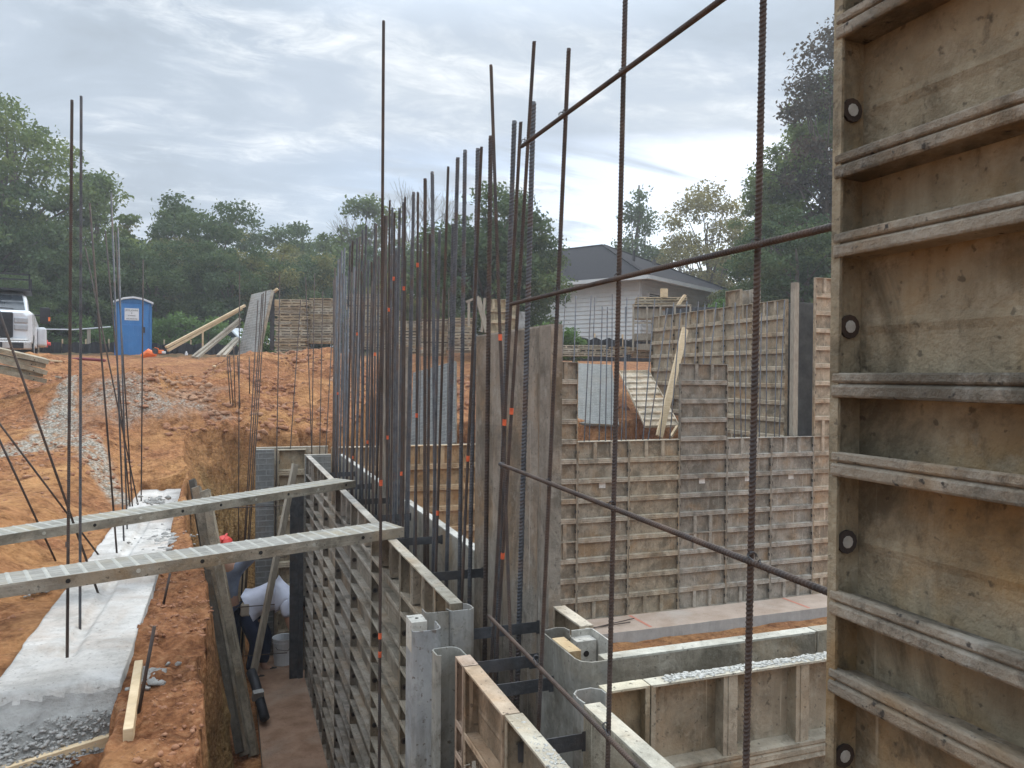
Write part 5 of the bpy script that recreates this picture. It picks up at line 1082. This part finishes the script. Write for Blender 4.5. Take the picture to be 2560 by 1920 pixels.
# conifer, autumn tree, right hand trees
mE = tree_parts('cone', 3.2, 3.2, 12.6, 1.0, 150, 30000, .12, leaf_dark, .25, 31, .36)
plant_tree('conifer', mE, 1592, 50, 3.9, 1, 0, 'tall pointed conifer behind the house roof', GT)
mF = tree_parts('spread', 4.0, 4, 10.2, 2.2, 70, 9500, .10, leaf_autumn, .2, 33, .20)
plant_tree('autumn_tree', mF, 1765, 46, 5.0, 1, 0, 'thin yellowing tree between the conifer and the big right tree', GT); plant_tree('autumn_tree', mF, 1700, 44, 4.6, (.75,.8,.72), 2, 'low yellowing tree just above the house roof', GT)
mG = tree_parts('spread', 3.8, 3.8, 15.0, .4, 150, 36000, .095, leaf_green, .3, 35, .17); mH = tree_parts('spread', 3.2, 3, 14, 4.0, 60, 14000, .095, leaf_rust, .25, 36, .24)
plant_tree('broadleaf_tree', mG, 2090, 31, 4.8, (.95, 1, .80), 0, 'tall dark green tree left of the big form panel', GT); plant_tree('broadleaf_tree', mH, 2085, 29.5, 4.8, (.85,1,.90), 0, 'tall brownish tree top beside the big form panel', GT)
plant_tree('broadleaf_tree', mG, 1955, 34, 4.8, (.66,.7,.60), 2.2, 'mid height green tree behind the upper form wall', GT); plant_tree('broadleaf_tree', mG, 1860, 50, 4.8, (.9,.8,.56), 1.2, 'low green tree right of the house', GT); plant_tree('broadleaf_tree', mB, 1990, 27, 4.6, (.7,.7,.60), 1.2, 'low dark tree behind the upright post', GT); plant_tree('broadleaf_tree', mG, 2230, 33, 4.8, (1,1,.9), 1.9, 'tall tree hidden behind the big form panel', GT)
plant_tree('broadleaf_tree', mA, 1845, 36, 4.6, (.30,.4,.42), .7, 'olive shrubby tree at the house wall', GT)
for X_, Y_, m_, sc_, l in [(30, 22, mB, .95, 'dark tree far right behind the big panel'), (31, 14, mC, 1.0, 'green tree farthest right behind the big panel'), (27, 31, mA, .9, 'olive tree right of the tall green tree')]:
    o = empty('broadleaf_tree', (X_, Y_, 4.6), X_, l, 'tree', GT); o.scale = (sc_,)*3; link('crown', m_[0], o); link('trunk', m_[1], o)
# shrubs
mS = tree_parts('round', 1.2, 1.1, 1.9, 0, 30, 5200, .06, leaf_bright, .04, 41, .3)
for px, D, zg, s, l in [(1385, 21, 4.1, .55, 'bright leafy shrub right of the tall smooth panels'), (1432, 21, 4.1, .36, 'small leafy shrub before the house wall'), (655, 24, 4.0, .75, 'bright shrub seen between the leaning form and the dark channel'), (1835, 20, 4.7, .6, 'leafy shrub peeping over the upper form wall'), (150, 31, 4.2, 1.0, 'bush left of the leaning bars by the silt fence'), (235, 31, 4.2, .8, 'bush beside the short wooden post'), (420, 31, 4.2, 1.0, 'bush behind the silt fence right of the toilet'), (520, 31, 4.2, .9, 'bush behind the silt fence among the braces')]:
    plant_tree('shrub', mS, px, D, zg, s, px, l, 'leafy shrubs', 'shrub')
# ------------------------------------------------------------------ people
def figure(name, verts, edges, root_i, m, parent=None, sub=2):
    me = bpy.data.meshes.new(name); bm = bmesh.new(); ly = bm.verts.layers.skin.verify(); vv = []
    for i, (x, y, z, r) in enumerate(verts):
        v = bm.verts.new((x, y, z)); rr = r if hasattr(r, '__len__') else (r, r); v[ly].radius = rr; v[ly].use_root = (i == root_i); vv.append(v)
    for a, b_ in edges: bm.edges.new((vv[a], vv[b_]))
    bm.to_mesh(me); bm.free(); me.materials.append(m); o = link(name, me, parent); s = o.modifiers.new('skin', 'SKIN'); s.use_smooth_shade = True
    q = o.modifiers.new('sub', 'SUBSURF'); q.levels = sub; q.render_levels = sub; return o
def hand(parent, wrist, d, up, m, curl=.5, side=1):
    """palm with five separate fingers rooted inside it"""
    w = Vector(wrist); d = Vector(d).normalized(); up = Vector(up); up = (up - d*up.dot(d)).normalized(); s = d.cross(up).normalized()*side
    vs = [(*w, .028), (*(w+d*.045), (.040, .020)), (*(w+d*.085), (.040, .018))]; es = [(0,1), (1,2)]
    for k, (off, L_) in enumerate(((-.032,.070), (-.011,.080), (.011,.074), (.032,.058))):
        b0 = w + d*.080 + s*off; p1 = b0 + d*L_*.45 - up*L_*.10; p2 = p1 + (d*(1-curl) - up*curl).normalized()*L_*.32; p3 = p2 + (d*(.6-curl) - up*(curl+.2)).normalized()*L_*.25
        n0 = len(vs); vs += [(*b0, .0095), (*p1, .0095), (*p2, .0085), (*p3, .007)]; es += [(2, n0), (n0, n0+1), (n0+1, n0+2), (n0+2, n0+3)]
    t0 = w + d*.030 - s*.030; n0 = len(vs); vs += [(*t0, .012), (*(t0 + d*.030 - s*.022 - up*.01), .0105), (*(t0 + d*.058 - s*.026 - up*.022), .009)]; es += [(1, n0), (n0, n0+1), (n0+1, n0+2)]
    return figure('glove' if m is glove else 'hand', vs, es, 0, m, parent, 1)
def worker_bent():
    # local frame: x to the right of the picture, y away from the camera, z up; bends towards +x
    c = at_y(650, 1660, 10.15); root = empty('person', (c.x, 10.15, -.07), R(-10), 'person in a white shirt and navy trousers bending over in the trench', 'person')
    H = [(-.12,0,.90,(.16,.13)), (.02,0,1.00,(.15,.14)), (.20,0,1.06,(.19,.14)), (.34,0,1.02,(.17,.11)), (.42,0,.96,.065), (.50,0,.90,.095), (.57,0,.84,.085),        # 0-6 spine, neck, head
         (.32,-.17,.99,.065), (.38,-.20,.72,.048), (.46,-.18,.50,.036),      # near arm
         (.32,.17,.99,.065), (.40,.20,.72,.048), (.50,.16,.52,.036),
         (-.14,-.10,.84,.10), (-.02,-.11,.48,.068), (-.10,-.11,.09,.045), (.05,-.12,.03,.038),
         (-.14,.11,.84,.10), (.06,.12,.50,.068), (.02,.12,.09,.045), (.16,.13,.03,.038)]
    E = [(0,1),(1,2),(2,3),(3,4),(4,5),(5,6),(3,7),(7,8),(8,9),(3,10),(10,11),(11,12),(0,13),(13,14),(14,15),(15,16),(0,17),(17,18),(18,19),(19,20)]
    figure('body', H, E, 0, skin, root)
    S_ = [(-.12,0,.93,(.18,.165)), (.03,0,1.00,(.185,.175)), (.20,0,1.05,(.225,.18)), (.35,0,1.01,(.20,.15)), (.41,0,.975,.085), (.32,-.18,.98,.085), (.36,-.205,.80,.072), (.32,.18,.98,.085), (.37,.205,.80,.072)]
    figure('shirt', S_, [(0,1),(1,2),(2,3),(3,4),(3,5),(5,6),(3,7),(7,8)], 1, shirtw, root)
    P_ = [(-.15,0,.88,(.17,.14)), (-.08,0,.95,(.16,.14)), (-.15,-.11,.80,.118), (-.02,-.12,.48,.088), (-.10,-.12,.12,.07), (-.15,.11,.80,.118), (.06,.13,.50,.088), (.02,.13,.12,.07)]
    figure('trousers', P_, [(0,1),(0,2),(2,3),(3,4),(0,5),(5,6),(6,7)], 0, navy, root)
    for x, y in ((-.04,-.12), (.08,.125)): figure('boot', [(x-.06,y,.05,.05), (x+.02,y,.045,.048), (x+.13,y,.035,.04)], [(0,1),(1,2)], 0, rubber, root, 1)
    hand(root, (.46,-.18,.50), (.35,.1,-1), (1,0,.3), skin, .4); hand(root, (.50,.16,.52), (.3,0,-1), (1,0,.3), skin, .4, -1)
    b = MB(); b.lathe([(.11,0),(.108,.03),(.09,.07),(.05,.10),(.01,.11)], (0,0,0), 18); h = b.build('hair', hairm, root, smooth=True); h.location = (.54,0,.90); h.rotation_euler = (0, R(60), 0)
    b = MB(); b.box((-.21,-.14,.83), (-.10,-.19,.99)); b.build('tool_pouch', glove, root, bevel=.02)
    for s in (-1, 1): e = MB(); e.lathe([(.005,0),(.02,.008),(.012,.02)], (0,0,0), 8); o = e.build('ear', skin, root, smooth=True); o.location = (.52, s*.09, .86); o.rotation_euler = (R(90*s),0,0)
worker_bent()
def worker_stand():
    c = at_y(562, 1640, 10.35); root = empty('person', (c.x, 10.35, -.09), R(-15), 'person in a red hard hat and grey blue shirt standing behind the leaning forms', 'person')
    H = [(0,0,.93,(.15,.11)), (0,0,1.12,(.14,.11)), (0,0,1.32,(.18,.12)), (0,0,1.43,(.15,.09)), (0,-.01,1.50,.058), (0,-.02,1.60,(.082,.095)), (0,-.01,1.69,(.075,.085)),
         (-.19,0,1.40,.060), (-.24,-.05,1.13,.046), (-.18,-.16,.92,.035), (.19,0,1.40,.060), (.36,-.10,1.55,.047), (.50,-.10,1.70,.034),
         (-.10,0,.86,.10), (-.11,-.02,.48,.066), (-.11,.02,.09,.045), (-.11,-.12,.03,.036), (.10,0,.86,.10), (.12,-.04,.48,.066), (.12,.02,.09,.045), (.12,-.12,.03,.036)]
    E = [(0,1),(1,2),(2,3),(3,4),(4,5),(5,6),(3,7),(7,8),(8,9),(3,10),(10,11),(11,12),(0,13),(13,14),(14,15),(15,16),(0,17),(17,18),(18,19),(19,20)]
    figure('body', H, E, 0, skin, root)
    figure('shirt', [(0,0,.86,(.175,.14)), (0,0,1.12,(.165,.13)), (0,0,1.32,(.20,.14)), (0,0,1.42,(.15,.10)), (-.20,0,1.39,.078), (-.25,-.05,1.13,.062), (.20,0,1.39,.078), (.35,-.10,1.54,.062), (.45,-.10,1.64,.050)], [(0,1),(1,2),(2,3),(3,4),(4,5),(3,6),(6,7),(7,8)], 0, shirtb, root)
    figure('trousers', [(0,0,.92,(.165,.125)), (-.10,0,.84,.112), (-.11,-.02,.48,.085), (-.11,.02,.12,.066), (.10,0,.84,.112), (.12,-.04,.48,.085), (.12,.02,.12,.066)], [(0,1),(1,2),(2,3),(0,4),(4,5),(5,6)], 0, navy, root)
    for x in (-.11, .12): figure('boot', [(x,.03,.05,.05), (x,-.05,.045,.048), (x,-.15,.035,.04)], [(0,1),(1,2)], 0, rubber, root, 1)
    b = MB(); b.lathe([(.135,0),(.13,.012),(.118,.014),(.115,.06),(.095,.105),(.055,.135),(.005,.142)], (0,0,0), 24); b.box((-.07,-.17,.0), (.07,-.10,.012)); b.box((-.012,-.10,.10), (.012,.10,.146)); hh = b.build('hard_hat', redp, root, smooth=False, bevel=.004); hh.location = (-.02,-.02,1.655); hh.rotation_euler = (R(12), R(10), 0)
    # face
    f = MB(); f.lathe([(.003,-.022),(.013,-.012),(.010,.006),(.003,.022)], (0,-.112,1.60), 8); f.build('nose', skin, root, smooth=True)
    for s in (-1, 1):
        e = MB(); e.lathe([(.002,-.008),(.010,0),(.002,.008)], (s*.032,-.098,1.625), 8); e.build('eye', white, root)
        e = MB(); e.lathe([(.004,-.03),(.014,-.012),(.017,.012),(.006,.03)], (s*.084,-.005,1.60), 8); e.build('ear', skin, root, smooth=True)
    m_ = MB(); m_.box((-.022,-.106,1.555), (.022,-.098,1.562)); m_.build('mouth', redp, root)
    hand(root, (-.18,-.16,.92), (.1,-.3,-1), (0,-1,0), glove, .4); hand(root, (.50,-.10,1.70), (1,.0,.45), (0,-.2,1), glove, .55)
worker_stand()
# ------------------------------------------------------------------ haze
def haze():
    b = MB(); b.box((-152,-62,-2.5), (152,152,24)); m = bpy.data.materials.new('haze_air'); nt = nodes(m); o = nt.nodes.new('ShaderNodeOutputMaterial'); v = nt.nodes.new('ShaderNodeVolumePrincipled')
    v.inputs['Color'].default_value = (.97,.98,1,1); v.inputs['Density'].default_value = .0022; v.inputs['Anisotropy'].default_value = .3; nt.links.new(v.outputs[0], o.inputs['Volume'])
    h = b.build('haze', m); h['kind'] = 'stuff'; h['label'] = 'thin pale haze in the air'
haze()
